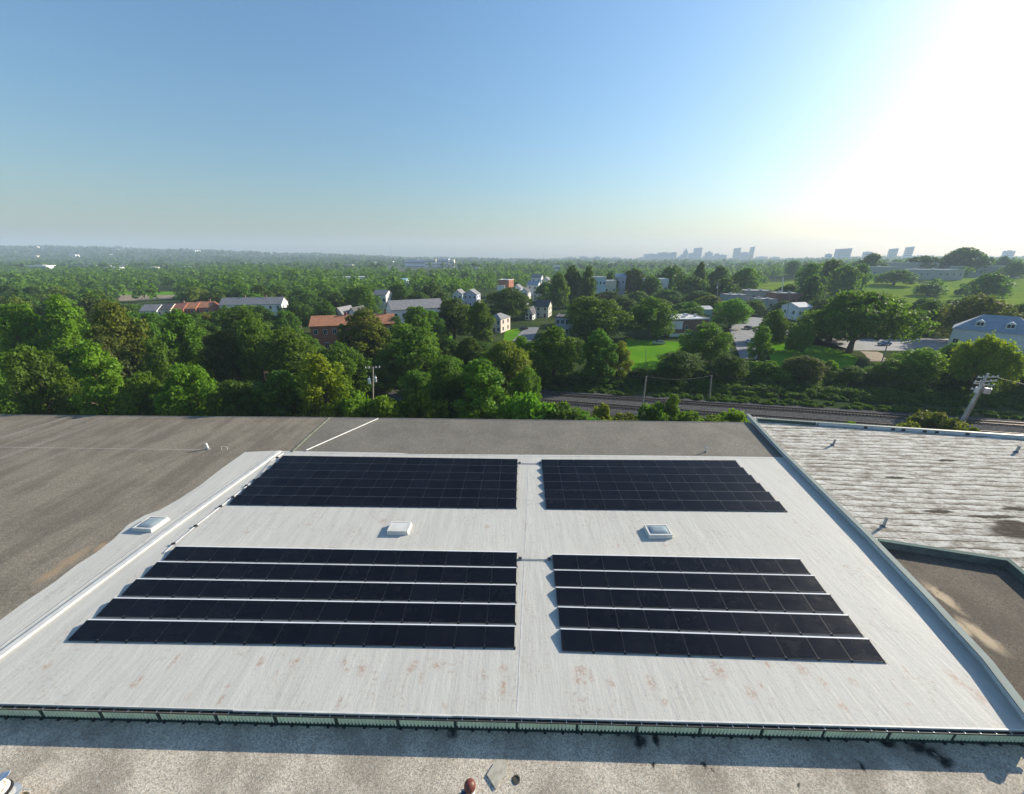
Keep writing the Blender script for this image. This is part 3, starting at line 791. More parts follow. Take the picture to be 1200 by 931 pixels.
b = MB(); b.path([(-.33,0,.5),(-.28,.18,.66),(0,.26,.74),(.28,.18,.66),(.33,0,.5)], [.015]*5); b.obj('handle', M_GALV, t)

# ------------------------------------------------------------------ railway
def track(pa_, pb_, label, zb=.0):
    a, b = Vector((pa_.x, pa_.y, 0)), Vector((pb_.x, pb_.y, 0)); d = (b - a).normalized(); q = Vector((-d.y, d.x, 0)); L = (b - a).length
    t = empty('railway_track', label, 'railway track', a, math.atan2(d.y, d.x))
    for s in (-1, 1):
        m = MB(); m.box(0, L, s * .7175 - .035, s * .7175 + .035, .352, .50); m.box(0, L, s*.7175-.075, s*.7175+.075, .345, .3515); m.obj('rail', M_RAIL, t)
    mid0 = L * .30; first = None; k = mid0; c = 0
    rest = MB(); x = .3
    while x < L:
        r_ = random.uniform(-.04, .04)
        if mid0 < x < mid0 + 60:
            if first is None: first = MB().box(-.12, .12, -1.3, 1.3, .16, .34).mesh('sleeper', M_SLEEPER)
            o = link('sleeper', first, t, (x, r_, 0)); c += 1
        else: rest.box(x - .12, x + .12, -1.3 + r_, 1.3 + r_, .16, .34)
        x += .62
    o = rest.obj('sleepers', M_SLEEPER, t); o['kind'] = 'stuff'
    return a, d, L
M_RAIL = P('rail_steel', (.16,.12,.095), rough=.4, metal=.6, var=.2)
M_SLEEPER = P('sleeper_timber', (.045,.036,.03), rough=.95, var=.35, scale=2)
r1a, r1b = at(560, 455.5, .4), at(1290, 503.5, .4)
r2a, r2b = at(580, 466, .4), at(1290, 517, .4)
nb_ = NT('track_ballast'); g_ = nb_.sep(nb_.voronoi(nb_.pos, 6.0, 'Color'))[0]
bal = nb_.done(nb_.mix(nb_.ramp(g_, 0, 1), (.05,.048,.046), (.125,.122,.118)), 1, 0, 0)
d1 = (r1b - r1a).normalized(); q1_ = Vector((-d1.y, d1.x, 0))
a0, a1 = r1a - d1 * 22, r1b + d1 * 60
bb = MB(); ys = [3.6, 2.2, -8.4, -10.2]; zs = [.0, .22, .22, .0]
vs = [];
for i in range(4): vs += [a0 + q1_ * ys[i] + Vector((0, 0, zs[i] - .4 + .012)), a1 + q1_ * ys[i] + Vector((0, 0, zs[i] - .4 + .012))]
bb.add(vs, [(0, 1, 3, 2), (2, 3, 5, 4), (4, 5, 7, 6)]); tag(bb.obj('track_bed', bal), kind='structure')
ext = lambda p, q, s: p + (q - p).normalized() * s
track(ext(r1a, r1b, -20), ext(r1b, r1a, -35), 'railway track with dark sleepers running below the hedgerow, the farther one')
track(ext(r2a, r2b, -20), ext(r2b, r2a, -35), 'railway track with dark sleepers running nearest behind the warehouse roofs')

# ------------------------------------------------------------------ trees
rng = np.random.default_rng(11)
def leaf_mesh(name, centers, radii, nleaf, leaf, m, flat=.75, zmin=.3, up=.25, fill=.30, rng=rng):
    centers = np.array(centers, float); radii = np.array(radii, float)
    w = radii ** 2; idx = rng.choice(len(radii), int(nleaf * 1.7), p=w / w.sum())
    u = rng.normal(size=(len(idx), 3)); u /= np.linalg.norm(u, axis=1)[:, None]
    u[:, 2] += up; u /= np.linalg.norm(u, axis=1)[:, None]
    # bumpy lobes: radius changes with direction so that the outline is uneven
    ph = idx[:, None] * 1.7
    bump = 1 + .24 * np.sin(u[:, :1] * 7 + ph) * np.sin(u[:, 1:2] * 8 + 1.3 * ph) + .18 * np.sin(u[:, 2:] * 11 + ph * .7)
    rr = radii[idx][:, None] * (1 - fill * rng.random((len(idx), 1)) ** 1.6) * bump
    p = centers[idx] + u * rr * np.array([1, 1, flat])
    # drop leaves that lie deep inside another lobe
    keep = np.ones(len(p), bool)
    for c, r in zip(centers, radii):
        keep &= (((p - c) / np.array([1, 1, flat])) ** 2).sum(1) > (r * .62) ** 2
    keep &= p[:, 2] > zmin
    p = p[keep][:nleaf]; u = u[keep][:nleaf]; n = len(p)
    nr = u * .7 + rng.normal(size=(n, 3)) * .55 + np.array([0, 0, .35]); nr /= np.linalg.norm(nr, axis=1)[:, None]
    t = np.cross(nr, rng.normal(size=(n, 3))); t /= np.linalg.norm(t, axis=1)[:, None] + 1e-9
    b = np.cross(nr, t); s = leaf * (.55 + .9 * rng.random((n, 1)))
    a1_ = t * s; a2_ = b * s * (.45 + .35 * rng.random((n, 1)))
    bend = nr * s * .25
    V = np.empty((n, 4, 3)); V[:, 0] = p - a1_ - bend; V[:, 1] = p - a2_ * 1.1; V[:, 2] = p + a1_ - bend; V[:, 3] = p + a2_ * 1.1
    return V.reshape(-1, 3)

def quads_to_mesh(name, V, mats):
    me = bpy.data.meshes.new(name); n = len(V) // 4
    me.vertices.add(len(V)); me.vertices.foreach_set('co', V.astype(np.float32).ravel())
    me.loops.add(len(V)); me.loops.foreach_set('vertex_index', np.arange(len(V), dtype=np.int32))
    me.polygons.add(n); me.polygons.foreach_set('loop_start', np.arange(0, len(V), 4, dtype=np.int32)); me.polygons.foreach_set('loop_total', np.full(n, 4, np.int32))
    for m in (mats if isinstance(mats, (list, tuple)) else [mats]): me.materials.append(m)
    me.update(calc_edges=True); me.validate(); return me

def lobes(kind, H, Wd, seed):
    r = np.random.default_rng(seed); c, q = [], []
    if kind == 'round':
        n, z0, z1 = 40, .16, .82
    elif kind == 'tall':
        n, z0, z1 = 38, .12, .88
    elif kind == 'spread':
        n, z0, z1 = 34, .42, .78
    else:                       # bush
        n, z0, z1 = 18, .18, .66
    hw = Wd / 2
    for i in range(n):
        f = (i + .5) / n; a = i * 2.39996 + r.uniform(-.4, .4)
        z = z0 + (z1 - z0) * f
        prof = math.sqrt(max(0.06, 1 - ((f - .32) / .74) ** 2)) if kind != 'spread' else math.sqrt(max(.05, 1 - (max(0, f - .25) / .8) ** 2))
        rad = hw * r.uniform(.19, .37) * (1.0 if f < .75 else .85)
        d = (hw * prof - rad * .8) * r.uniform(.55, 1.16)
        if i % 4 == 3: d *= .35; z = min(z1, z + .10)
        c.append((d * math.cos(a), d * math.sin(a), z * H + r.uniform(-.03, .03) * H)); q.append(rad)
    return c, q

def trunk_mb(c, H, Wd, kind, seed):
    r = np.random.default_rng(seed + 99); mb = MB(); r0 = .022 * H + .012 * Wd
    zt = .30 * H if kind != 'spread' else .20 * H
    if kind == 'bush': r0 *= .5; zt = .12 * H
    lean = (r.uniform(-.3, .3), r.uniform(-.3, .3))
    mb.path([(0, 0, -.3), (lean[0] * .2, lean[1] * .2, .1 * H), (lean[0], lean[1], zt), (lean[0] * 1.5, lean[1] * 1.5, .62 * H)], [r0 * 1.4, r0, r0 * .8, r0 * .25], 8)
    for i in range(0, len(c), 2 if kind == 'spread' else 3):
        x, y, z = c[i]; zs_ = zt * (.8 + .5 * (i / len(c)))
        mb.path([(lean[0], lean[1], zs_), (x * .45, y * .45, (zs_ + z) * .5 + .02 * H), (x * .92, y * .92, z)], [r0 * .45, r0 * .3, r0 * .08], 6)
    return mb

PROTO = {}
def make_proto(key, kind, H, Wd, nleaf, leaf, seed, fill=.30):
    c, q = lobes(kind, H, Wd, seed)
    V = leaf_mesh(key, c, q, nleaf, leaf, None, .8 if kind != 'tall' else .95, .02 * H, fill=fill, rng=np.random.default_rng(seed))
    PROTO.setdefault(key, []).append((quads_to_mesh('crown', V, LEAF['mid']), trunk_mb(c, H, Wd, kind, seed).mesh('trunk', BARK), H, Wd, c))
for s_ in range(5): make_proto('round', 'round', 15, 13, 15000, .225, 100 + s_)
for s_ in range(4): make_proto('tall', 'tall', 17, 10, 14000, .215, 200 + s_)
for s_ in range(3): make_proto('spread', 'spread', 20, 30, 20000, .40, 300 + s_, .45)
for s_ in range(4): make_proto('bush', 'bush', 6, 8, 8500, .165, 400 + s_)
for s_ in range(4): make_proto('far', 'round', 15, 14, 3200, .5, 500 + s_)
PROTO['midtree'] = PROTO['round'] + PROTO['tall'][:2]

TREES = []
def tree_at(x, y, H, Wd, kind, leaf, label, group='trees round the warehouse and the houses', name='tree', z=None, rz=None, pick=None):
    L = PROTO[kind]; cm, tm, h0, w0, _ = L[(pick if pick is not None else random.randrange(len(L))) % len(L)]
    z = terrain(x, y) if z is None else z
    cat = 'shrub' if name == 'shrub' else 'tree'
    t = empty(name, label, cat, (x, y, z - .05), random.uniform(0, 6.28) if rz is None else rz, group)
    t.scale = (Wd / w0, Wd / w0, H / h0)
    c = link('crown', cm, t); c.material_slots[0].link = 'OBJECT'; c.material_slots[0].material = LEAF[leaf]
    link('trunk', tm, t)
    TREES.append((x, y, Wd)); return t

def tree_px(px, ytop, wpx, Y, kind, leaf, label, group=None, name='tree', hmin=2.5, **k):
    top = atd(px, ytop, Y); z0 = terrain(top.x, Y); H = max(hmin, (top.z - z0) * 1.03)
    yc_ = ray(px, ytop + 12); Wd = wpx * mpp(ytop + 12, Y) * min(1, 1.16 * yc_.y / math.hypot(yc_.x, yc_.y))
    return tree_at(top.x, Y, H, Wd, kind, leaf, label, group or 'trees round the warehouse and the houses', name, **k)

# places of the photograph that stay open to view: px from, px to, forward distance of what is seen there, lowest row in view
CLEAR = [(156,246,185,362),(250,328,190,354),(354,402,128,398),(400,458,128,384),(388,424,160,377),(446,514,155,364),(436,454,205,358),(573,595,160,391),
         (527,562,255,353),(585,601,320,341),(390,425,470,333),(443,476,460,336),(598,652,250,372),(606,630,190,402),(653,692,160,392),(690,738,290,339),
         (758,788,300,338),(774,830,155,403),(736,806,136,432),(853,886,200,418),(135,206,330,354),(880,945,250,352),(935,960,200,372),(890,945,130,416),
         (1030,1120,130,408),(1150,1240,100,392),(1010,1085,310,331),(1100,1125,310,340),(655,950,82,474),(925,1200,70,492)]
def shy(px, wpx, Y, ytop):
    for a, b, yb, low in CLEAR:
        if Y < yb and px + wpx * .42 > a and px - wpx * .42 < b: ytop = max(ytop, low + 2)
    return ytop

# ---- trees that can be told apart, nearest first
WB = 'trees of the wood behind the roofs'; HR = 'hedgerow trees along the railway'; ST = 'trees among the houses'; HL = 'trees on and round the green hill'
for a in [
 (-58,398,105,63,'round','mid','tall mid green tree at the left end of the first row behind the tan roof',WB),
 (28,401,98,63,'round','mid','mid green tree with a domed crown close behind the tan roof near its left end',WB),
 (100,404,88,62,'tall','bright','fresh green tree close behind the tan roof, second dome from the left frame edge',WB),
 (158,430,72,61,'round','mid','lower mid green tree in a dip of the wood edge behind the tan roof',WB),
 (214,420,84,62,'round','bright','light green tree at wood edge straight behind the tan roof left of the vent pipe',WB),
 (272,441,70,61,'round','dark','dark low tree at wood edge behind the short white vent pipe',WB),
 (322,434,72,62,'tall','dark','dark green tree just left of the bright yellow green one at the roof edge',WB),
 (372,413,68,63,'tall','yellow','bright yellow green tree behind the roof, brightest crown of the near wood',WB),
 (410,444,62,60,'bush','bright','vivid green low tree between yellow green tree and the transformer pole',WB),
 (449,451,66,60,'bush','bright','vivid green bushy tree just below the transformer pole',WB),
 (492,443,66,61,'bush','mid','mid green bushy tree right of the transformer pole at the roof edge',WB),
 (520,416,56,68,'round','dark','dark tree behind the bushy one right of the transformer pole',WB),
 (562,424,84,65,'tall','mid','feathery mid green tree at the roof edge left of the railway',WB),
 (617,449,82,60,'bush','bright','rounded bright green shrub mound where the railway bed comes into view',WB),
 (655,460,80,59.5,'bush','mid','low green shrub mound sloping down beside the railway',WB),
 (686,474,62,58.5,'bush','mid','smallest shrub at the low end of the mound by the railway',WB),
 (12,352,84,88,'tall','bright','light green tree at far left in the second row of the wood',WB),
 (68,350,76,90,'tall','bright','light green pointed tree left of the olive tree in the wood',WB),
 (124,350,92,84,'round','olive','large olive yellow tree below the grey and orange rowhouses',WB),
 (112,388,84,76,'round','bronze','dark bronze tree just below the large olive yellow tree',WB),
 (176,388,52,80,'round','mid','mid green tree right of the bronze tree in the wood',WB),
 (207,366,66,92,'tall','mid','mid green upright tree right below the orange rowhouse roofs',WB),
 (254,380,58,88,'round','bronze','bronze green tree below the right end of the orange rowhouses',WB),
 (292,369,62,90,'round','mid','mid green tree below the long house with a pale gable',WB),
 (330,379,70,86,'round','mid','broad mid green tree left of the red brick terrace',WB),
 (262,358,40,150,'round','mid','mid green tree hiding the left part of the pale gabled long house',ST),
 (304,357,42,148,'round','dark','dark tree hiding the middle of the pale gabled long house',ST),
 (332,361,36,150,'round','mid','mid green tree below the right gable of the pale long house',ST),
 (203,364,36,146,'round','mid','mid green tree in front of the middle rowhouse roofs',ST),
 (236,363,34,150,'round','olive','olive tree in front of the orange rowhouse at the row end',ST),
 (503,361,38,138,'round','mid','mid green tree hiding the right end of the long grey roof',ST),
 (460,367,34,140,'round','dark','dark tree below the white gable end of the long grey roof',ST),
 (446,379,42,116,'round','mid','mid green tree hiding the right end of the red brick terrace',ST),
 (356,391,40,116,'round','mid','mid green tree hiding the left corner of the red brick terrace',ST),
 (424,363,62,112,'tall','olive','thin olive tree in front of the middle of the red brick terrace',ST),
 (398,400,60,82,'round','mid','mid green tree right in front of the red brick terrace wall',WB),
 (478,374,82,96,'round','mid','large dense tree with a dark foot right of the red brick terrace',ST),
 (487,357,42,128,'tall','mid','upright mid green tree in front of the long grey roof',ST),
 (530,347,58,150,'round','dark','big dark tree between the long grey roof and the pink house',ST),
 (562,352,36,140,'tall','mid','lighter green tree leaning on the big dark tree left of the pink house',ST),
 (549,392,38,102,'round','dark','small dark round tree beside the strip of grass below the pink house',ST),
 (596,335,62,205,'round','dark','large dark tree above the pink house',ST),
 (592,398,62,84,'spread','olive','sparse tree with bare looking limbs in front of the pink house lawn',HR),
 (422,331,46,205,'round','mid','big round tree above the two small white gables',ST),
 (380,352,34,165,'round','dark','dark tree just left of the two small white gables',ST),
 (346,352,48,170,'round','dark','dark tree above the left end of the red brick terrace',ST),
 (466,330,32,230,'round','dark','dark tree right of the white house with a grey roof',ST),
 (506,330,40,250,'round','dark','dark tree left of the lilac houses',ST),
 (651,380,62,97,'round','mid','large round tree in front of the grey sided house above the railway',HR),
 (612,392,38,99,'tall','bright','light green tree left of the large round tree above the railway',HR),
 (703,388,48,97,'tall','mid','mid green tree right of the grey sided house above the railway',HR),
 (727,400,34,98,'tall','yellow','yellow green tree at the left corner of the mown lawn',HR),
 (755,428,38,95,'bush','dark','dark low bush at the near edge of the mown lawn',HR),
 (800,411,62,97,'round','dark','large dark tree at the right corner of the mown lawn above the railway',HR),
 (857,413,50,96,'round','dark','dark tree above the railway below the car park',HR),
 (832,375,62,118,'round','mid','broad mid green tree at the right end of the brick building',HR),
 (905,418,52,96,'bush','mid','hedgerow tree with a bright top below the right car park edge',HR),
 (945,416,56,95,'round','bronze','bronze tinted hedgerow tree below the big lawn tree',HR),
 (978,418,30,100,'bush','bright','small vivid green bush on the lawn below the big spreading tree',HR),
 (1003,428,48,93,'round','dark','dark hedgerow tree just right of the small vivid bush',HR),
 (1048,420,56,92,'round','mid','mid green hedgerow tree below the blue grey road',HR),
 (1090,407,80,92,'round','bright','broad bright topped hedgerow tree left of the leaning twin pole',HR),
 (1130,432,58,88,'round','dark','dark hedgerow tree behind the leaning twin pole',HR),
 (1168,393,84,84,'spread','yellow','flat topped yellow green tree with bare limbs at the right frame edge',HR),
 (1215,420,70,84,'round','mid','mid green hedgerow tree at the right frame edge beyond the twin pole',HR),
 (708,465,22,66,'bush','yellow','small vivid yellow bush beside the railway track',HR),
 (733,475,66,59,'bush','olive','low olive scrub behind the grey gravel strip left of the pale pole',HR),
 (770,459,54,61,'bush','mid','rounded ivy like bush just right of the pale pole by the track',HR),
 (790,461,26,61.5,'tall','mid','narrow ivy covered stump right of the rounded bush by the track',HR),
 (812,472,54,60,'bush','bright','small fresh green bush in the middle of the scrub by the track',HR),
 (840,480,58,59,'bush','mid','low scrub bush left of the roof corner',HR),
 (864,471,50,60.5,'bush','bright','bright green bush at the corner of the grey gravel strip',HR),
 (1001,486,34,58,'bush','bright','tiny bright bush peeping over the rear parapet of the weathered roof',HR),
 (1070,486,60,57,'bush','olive','left olive bush behind the rear parapet by the twin pole',HR),
 (1108,476,84,60,'bush','olive','largest olive bush at the foot of the leaning twin pole',HR),
 (1142,492,60,57,'bush','olive','low olive bush right of the leaning twin pole foot',HR),
 (1017,340,128,131,'spread','mid','huge spreading lawn tree with visible trunk beside the blue grey road',ST),
 (945,372,30,128,'bush','bright','small bright round tree left of the huge spreading lawn tree',ST),
 (912,360,36,136,'round','mid','mid green tree at the right edge of the car park',ST),
 (897,382,26,118,'tall','bright','light green tree in front of the car park edge',ST),
 (1095,350,36,165,'round','dark','dark tree just right of the huge spreading lawn tree',ST),
 (1155,344,92,150,'round','olive','large olive tree above the blue roofed house',ST),
 (1127,399,48,106,'round','mid','mid green tree below the left end of the blue grey roof',HR),
 (1150,404,50,104,'round','dark','dark tree in front of the blue roofed house wall',HR),
 (885,350,30,225,'round','mid','mid green tree in front of the grey workshops',ST),
 (920,352,30,222,'round','dark','dark tree in front of the brown brick workshop',ST),
 (1205,352,50,160,'round','mid','mid green tree behind the blue roofed house at the frame edge',ST),
 (697,343,82,150,'round','mid','wide mid green tree above the grey sided house',ST),
 (767,346,58,155,'round','mid','large round tree left above the brick building',ST),
 (812,353,28,190,'round','mid','round tree behind the roof of the brick building',ST),
 (862,348,48,180,'round','bright','bright umbrella shaped tree above the car park',ST),
 (655,316,26,250,'round','mid','mid green tree left of the two tall dark trees',ST),
 (672,308,24,262,'round','dark','left one of two tall dark trees rising over the houses',ST),
 (691,309,19,264,'tall','dark','right one of two tall dark trees rising over the houses',ST),
 (716,316,20,330,'round','dark','dark tree behind the pale blue block',ST),
 (744,312,34,335,'round','dark','broad dark tree right of the pale blue block',ST),
 (790,309,40,340,'round','dark','broad dark tree above the flat white block',ST),
 (823,306,18,330,'tall','dark','tall narrow dark tree standing above the row below the skyline',ST),
 (846,311,30,345,'round','dark','dark tree right of the tall narrow one below the skyline',ST),
 (876,312,34,350,'round','mid','mid green tree below the twin towers of the skyline',ST),
 (765,322,30,300,'round','dark','dark tree behind the flat white block',ST),
 (815,322,36,300,'round','dark','dark tree right of the flat white block',ST),
 (850,326,38,290,'round','dark','dark tree above the bright umbrella shaped tree',ST),
 (634,352,20,230,'round','dark','dark tree between the small white gabled houses',ST),
 (640,330,28,300,'round','mid','mid green tree behind the small white gabled houses',ST),
 (955,306,34,330,'round','mid','left tree of the group below the pale slanting tower',HL),
 (977,302,34,340,'tall','mid','second tree of the group below the pale slanting tower',HL),
 (995,308,42,310,'round','mid','broad front tree of the group left of the hill meadow',HL),
 (1012,306,30,345,'round','mid','right tree of the group left of the hill meadow',HL),
 (955,322,30,250,'round','dark','dark tree below the group left of the hill meadow',HL),
 (1025,295,32,520,'round','dark','dark domed tree on the crest left of the two pale towers',HL),
 (1137,288,58,520,'far','dark','great domed tree on the hill crest at the right',HL),
 (1085,298,50,530,'round','dark','dark tree in front of the pale towers on the crest',HL),
 (1110,302,40,540,'round','mid','lower crest tree left of the great domed tree',HL),
 (1053,315,46,400,'far','mid','low spreading tree at the left edge of the hill meadow',HL),
 (1092,331,38,330,'round','mid','lone round tree in the middle of the hill meadow',HL),
 (1129,335,15,330,'bush','dark','small dark bush right of the lone tree on the hill meadow',HL),
 (1167,317,54,300,'round','mid','large tree at the right of the hill meadow',HL),
 (1195,304,34,480,'round','mid','mid green tree at the right end of the hill crest',HL),
 (1178,300,22,600,'round','dark','small dark tree on the crest at the far right',HL),
]:
    px, yt, wp, Y, kd, lf, lab, grp = a
    nm = 'shrub' if kd == 'bush' else 'tree'
    if Y > 140 and kd in ('round', 'tall') and Y > 230: kd = 'far'
    tree_px(px, yt, wp, Y, kd, lf, lab, grp, nm)

# ---- the wood itself, in rows from the roof edge to the back
rnd = random.Random(5)
COLN = {'bright':'light green','mid':'mid green','dark':'dark green','olive':'olive green','bronze':'bronze green','yellow':'yellow green'}
def row(Y, px0, px1, ytop, wpx, rowname, place, mixw, grp, jit=6, kindw=('round','tall','round')):
    px = px0 + rnd.uniform(0, wpx * .3); items = []
    while px < px1:
        w = wpx * rnd.uniform(.85, 1.25); y_ = Y * rnd.uniform(.96, 1.04); yt = shy(px, w, y_, ytop + rnd.uniform(-jit, jit))
        top = atd(px, yt, y_); H = top.z - terrain(top.x, y_)
        ok = H > 6 and all((top.x - a) ** 2 + (y_ - b) ** 2 > ((w * mpp(yt, Y) + c) * .27) ** 2 for a, b, c in TREES)
        for (hx, hy, hr) in HOUSES_XY:
            if (top.x - hx) ** 2 + (y_ - hy) ** 2 < (hr + w * mpp(yt, Y) * .35) ** 2: ok = False
        if ok: items.append((px, yt, w, y_))
        px += w * rnd.uniform(.78, 1.0)
    for i, (px, yt, w, y_) in enumerate(items):
        lf = rnd.choices(list(mixw), list(mixw.values()))[0]; kd = rnd.choice(kindw)
        if y_ > 150: kd = 'far'
        shp = {'round':'round','tall':'upright','far':'round'}[kd]
        who = f'{COLN[lf]} {shp} tree, {ORD[i] if i < len(ORD) else str(i+1)+"th"} from left in {rowname} {place}'
        tree_px(px, yt, w, y_, kd, lf, who, grp)

HOUSES_XY = []

# ------------------------------------------------------------------ buildings
M_ROOFG = P('shingle_grey', (.20,.20,.205), rough=.9, var=.2, scale=1)
M_ROOFD = P('shingle_dark', (.075,.075,.08), rough=.9, var=.25, scale=1)
M_ROOFO = P('shingle_orange', (.40,.17,.085), rough=.9, var=.18, scale=.8)
M_ROOFR = P('shingle_red', (.25,.10,.07), rough=.9, var=.2, scale=.8)
M_ROOFB = P('shingle_bluegrey', (.27,.31,.36), rough=.85, var=.15, scale=.8)
M_ROOFW = P('roof_pale', (.52,.52,.50), rough=.8, var=.12, scale=.5)
M_ROOFT = P('roof_teal', (.17,.33,.38), rough=.6, var=.12, scale=.3)
M_BRICK = P('brick_orange_red', (.33,.12,.065), rough=.9, var=.22, scale=2)
M_BRICKD = P('brick_brown', (.19,.10,.075), rough=.9, var=.2, scale=2)
M_SIDEW = P('siding_white', (.66,.66,.64), rough=.7, var=.08)
M_SIDEG = P('siding_grey_blue', (.36,.40,.46), rough=.7, var=.1)
M_SIDEP = P('siding_pink_cream', (.60,.50,.43), rough=.75, var=.1)
M_SIDEL = P('siding_lilac', (.48,.48,.58), rough=.75, var=.1)
M_SIDEC = P('siding_cream', (.56,.53,.42), rough=.75, var=.1)
M_PALEB = P('render_pale_blue', (.45,.56,.60), rough=.75, var=.1)
M_GLASS = P('window_glass', (.03,.04,.05), rough=.1, var=.1)
M_TRIM = P('trim_white', (.70,.70,.68), rough=.6, var=.06)

def house(name, px, ytop, Y, wpx, D, wallm, roofm, label, rot=0, style='gable', ridge='x', hr=2.2, wins=(3, 2), group='houses of the neighbourhood',
          cat='house', chimney=None, door=True, side=True, over=.35, H=None, frames=True, rooftop=()):
    top = atd(px, ytop, Y); z0 = terrain(top.x, Y); Ht = max(4.5, top.z - z0) if H is None else H
    if H is not None: z0 = top.z - H
    w = wpx * mpp(ytop + 8, Y); t = empty(name, label, cat, (top.x, Y + D * .5, z0), R(rot), group)
    HOUSES_XY.append((top.x, Y + D * .5, max(w, D) * .5))
    hw, hd = w / 2, D / 2; he = Ht - hr if style != 'flat' else Ht - .35
    b = MB()
    if style == 'gable' and ridge == 'x':
        b.add([(-hw,-hd,-1),(hw,-hd,-1),(hw,hd,-1),(-hw,hd,-1),(-hw,-hd,he),(hw,-hd,he),(hw,hd,he),(-hw,hd,he),(-hw,0,Ht-.06),(hw,0,Ht-.06)],
              [(0,1,5,4),(2,3,7,6),(1,2,6,9,5),(3,0,4,8,7),(0,3,2,1),(4,5,9,8),(6,7,8,9)])
    elif style == 'gable':
        b.add([(-hw,-hd,-1),(hw,-hd,-1),(hw,hd,-1),(-hw,hd,-1),(-hw,-hd,he),(hw,-hd,he),(hw,hd,he),(-hw,hd,he),(0,-hd,Ht-.06),(0,hd,Ht-.06)],
              [(0,1,5,8,4),(2,3,7,9,6),(1,2,6,5),(3,0,4,7),(0,3,2,1),(4,8,9,7),(5,6,9,8)])
    else:
        b.box(-hw, hw, -hd, hd, -1, he)
    b.obj('wall', wallm, t)
    r = MB(); o = over; th = .16
    if style == 'gable':
        a_, c_ = (hw, hd) if ridge == 'x' else (hd, hw)
        sl = hr / c_; ze = he - sl * o
        pro = [(-(c_ + o), ze), (0, Ht), (c_ + o, ze), (c_ + o, ze + th), (0, Ht + th), (-(c_ + o), ze + th)]
        vs = []
        for s in (-1, 1):
            for u, z in pro: vs.append((s * (a_ + o), u, z) if ridge == 'x' else (u, s * (a_ + o), z))
        r.add(vs, [(0,1,7,6),(1,2,8,7),(2,3,9,8),(3,4,10,9),(4,5,11,10),(5,0,6,11),(0,5,4,1),(1,4,3,2),(6,7,10,11),(7,8,9,10)])
    elif style == 'hip':
        k = min(hw, hd) * .95; e = hw + o; f = hd + o
        if hw >= hd: rv = [(-(hw - k), 0, Ht), (hw - k, 0, Ht)]
        else: rv = [(0, -(hd - k), Ht), (0, hd - k, Ht)]
        vs = [(-e,-f,he-.02),(e,-f,he-.02),(e,f,he-.02),(-e,f,he-.02)] + rv
        fs = [(0,1,5,4),(1,2,5),(2,3,4,5),(3,0,4)] if hw >= hd else [(0,1,4),(1,2,5,4),(2,3,5),(3,0,4,5)]
        r.add(vs, fs + [(0,3,2,1)])
    else:
        r.box(-hw - .12, hw + .12, -hd - .12, hd + .12, he + .001, he + .18)
        r.box(-hw - .12, hw + .12, -hd - .12, -hd + .12, he + .181, Ht + .1); r.box(-hw - .12, hw + .12, hd - .12, hd + .12, he + .181, Ht + .1)
        r.box(-hw - .12, -hw + .12, -hd + .121, hd - .121, he + .181, Ht + .095); r.box(hw - .12, hw + .12, -hd + .121, hd - .121, he + .181, Ht + .095)
    ro = r.obj('roof', roofm, t)
    if chimney:
        for cx, cy in chimney:
            c = MB(); c.box(cx * hw - .4, cx * hw + .4, cy * hd - .35, cy * hd + .35, he + .3, Ht + 1.0); c.box(cx*hw-.46, cx*hw+.46, cy*hd-.41, cy*hd+.41, Ht+1.001, Ht+1.12); c.obj('chimney', M_BRICKD, ro)
    for rx, ry, bw_, bd_, bh_ in rooftop:
        c = MB(); z_ = he + .182; c.box(rx*hw-bw_/2, rx*hw+bw_/2, ry*hd-bd_/2, ry*hd+bd_/2, z_, z_+bh_); c.box(rx*hw-bw_/2+.1, rx*hw+bw_/2-.1, ry*hd-bd_/2-.03, ry*hd-bd_/2-.001, z_+.1, z_+bh_-.1); c.obj('roof_unit', M_GALV, ro)
    nx, nz = wins; lh = he / max(1, nz)
    def win(M4):
        fr = MB(); ww, wh = min(.55, w / nx * .3), min(.8, lh * .3)
        if frames:
            fr.box(-ww - .09, ww + .09, -.05, .02, -wh - .09, wh + .09, M4); f = fr.obj('window', M_TRIM, t)
            g_ = MB(); g_.box(-ww, -.03, -.075, -.0501, -wh, wh, M4); g_.box(.03, ww, -.075, -.0501, -wh, wh, M4); g_.obj('pane', M_GLASS, f)
        else:
            fr.box(-ww, ww, -.06, .02, -wh, wh, M4); fr.obj('window', M_GLASS, t)
    for j in range(nz):
        z = lh * (j + .55)
        for i in range(nx):
            x = -hw + w * (i + .5) / nx
            if door and j == 0 and i == nx // 2:
                d = MB(); d.box(x - .5, x + .5, -hd - .06, -hd + .02, 0.02, 2.1); dd = d.obj('door', P('door_dark', (.10,.05,.04)), t)
                if frames: kk = MB(); kk.box(x + .32, x + .42, -hd - .12, -hd - .0601, .95, 1.05); kk.obj('handle', M_GALV, dd)
                continue
            win(Matrix.Translation((x, -hd, z)))
        if side:
            ny = max(1, int(D / 4.5))
            for i in range(ny):
                y = -hd + D * (i + .5) / ny
                win(Matrix.Translation((hw, y, z)) @ Matrix.Rotation(PI / 2, 4, 'Z')); win(Matrix.Translation((-hw, y, z)) @ Matrix.Rotation(-PI / 2, 4, 'Z'))
    return t

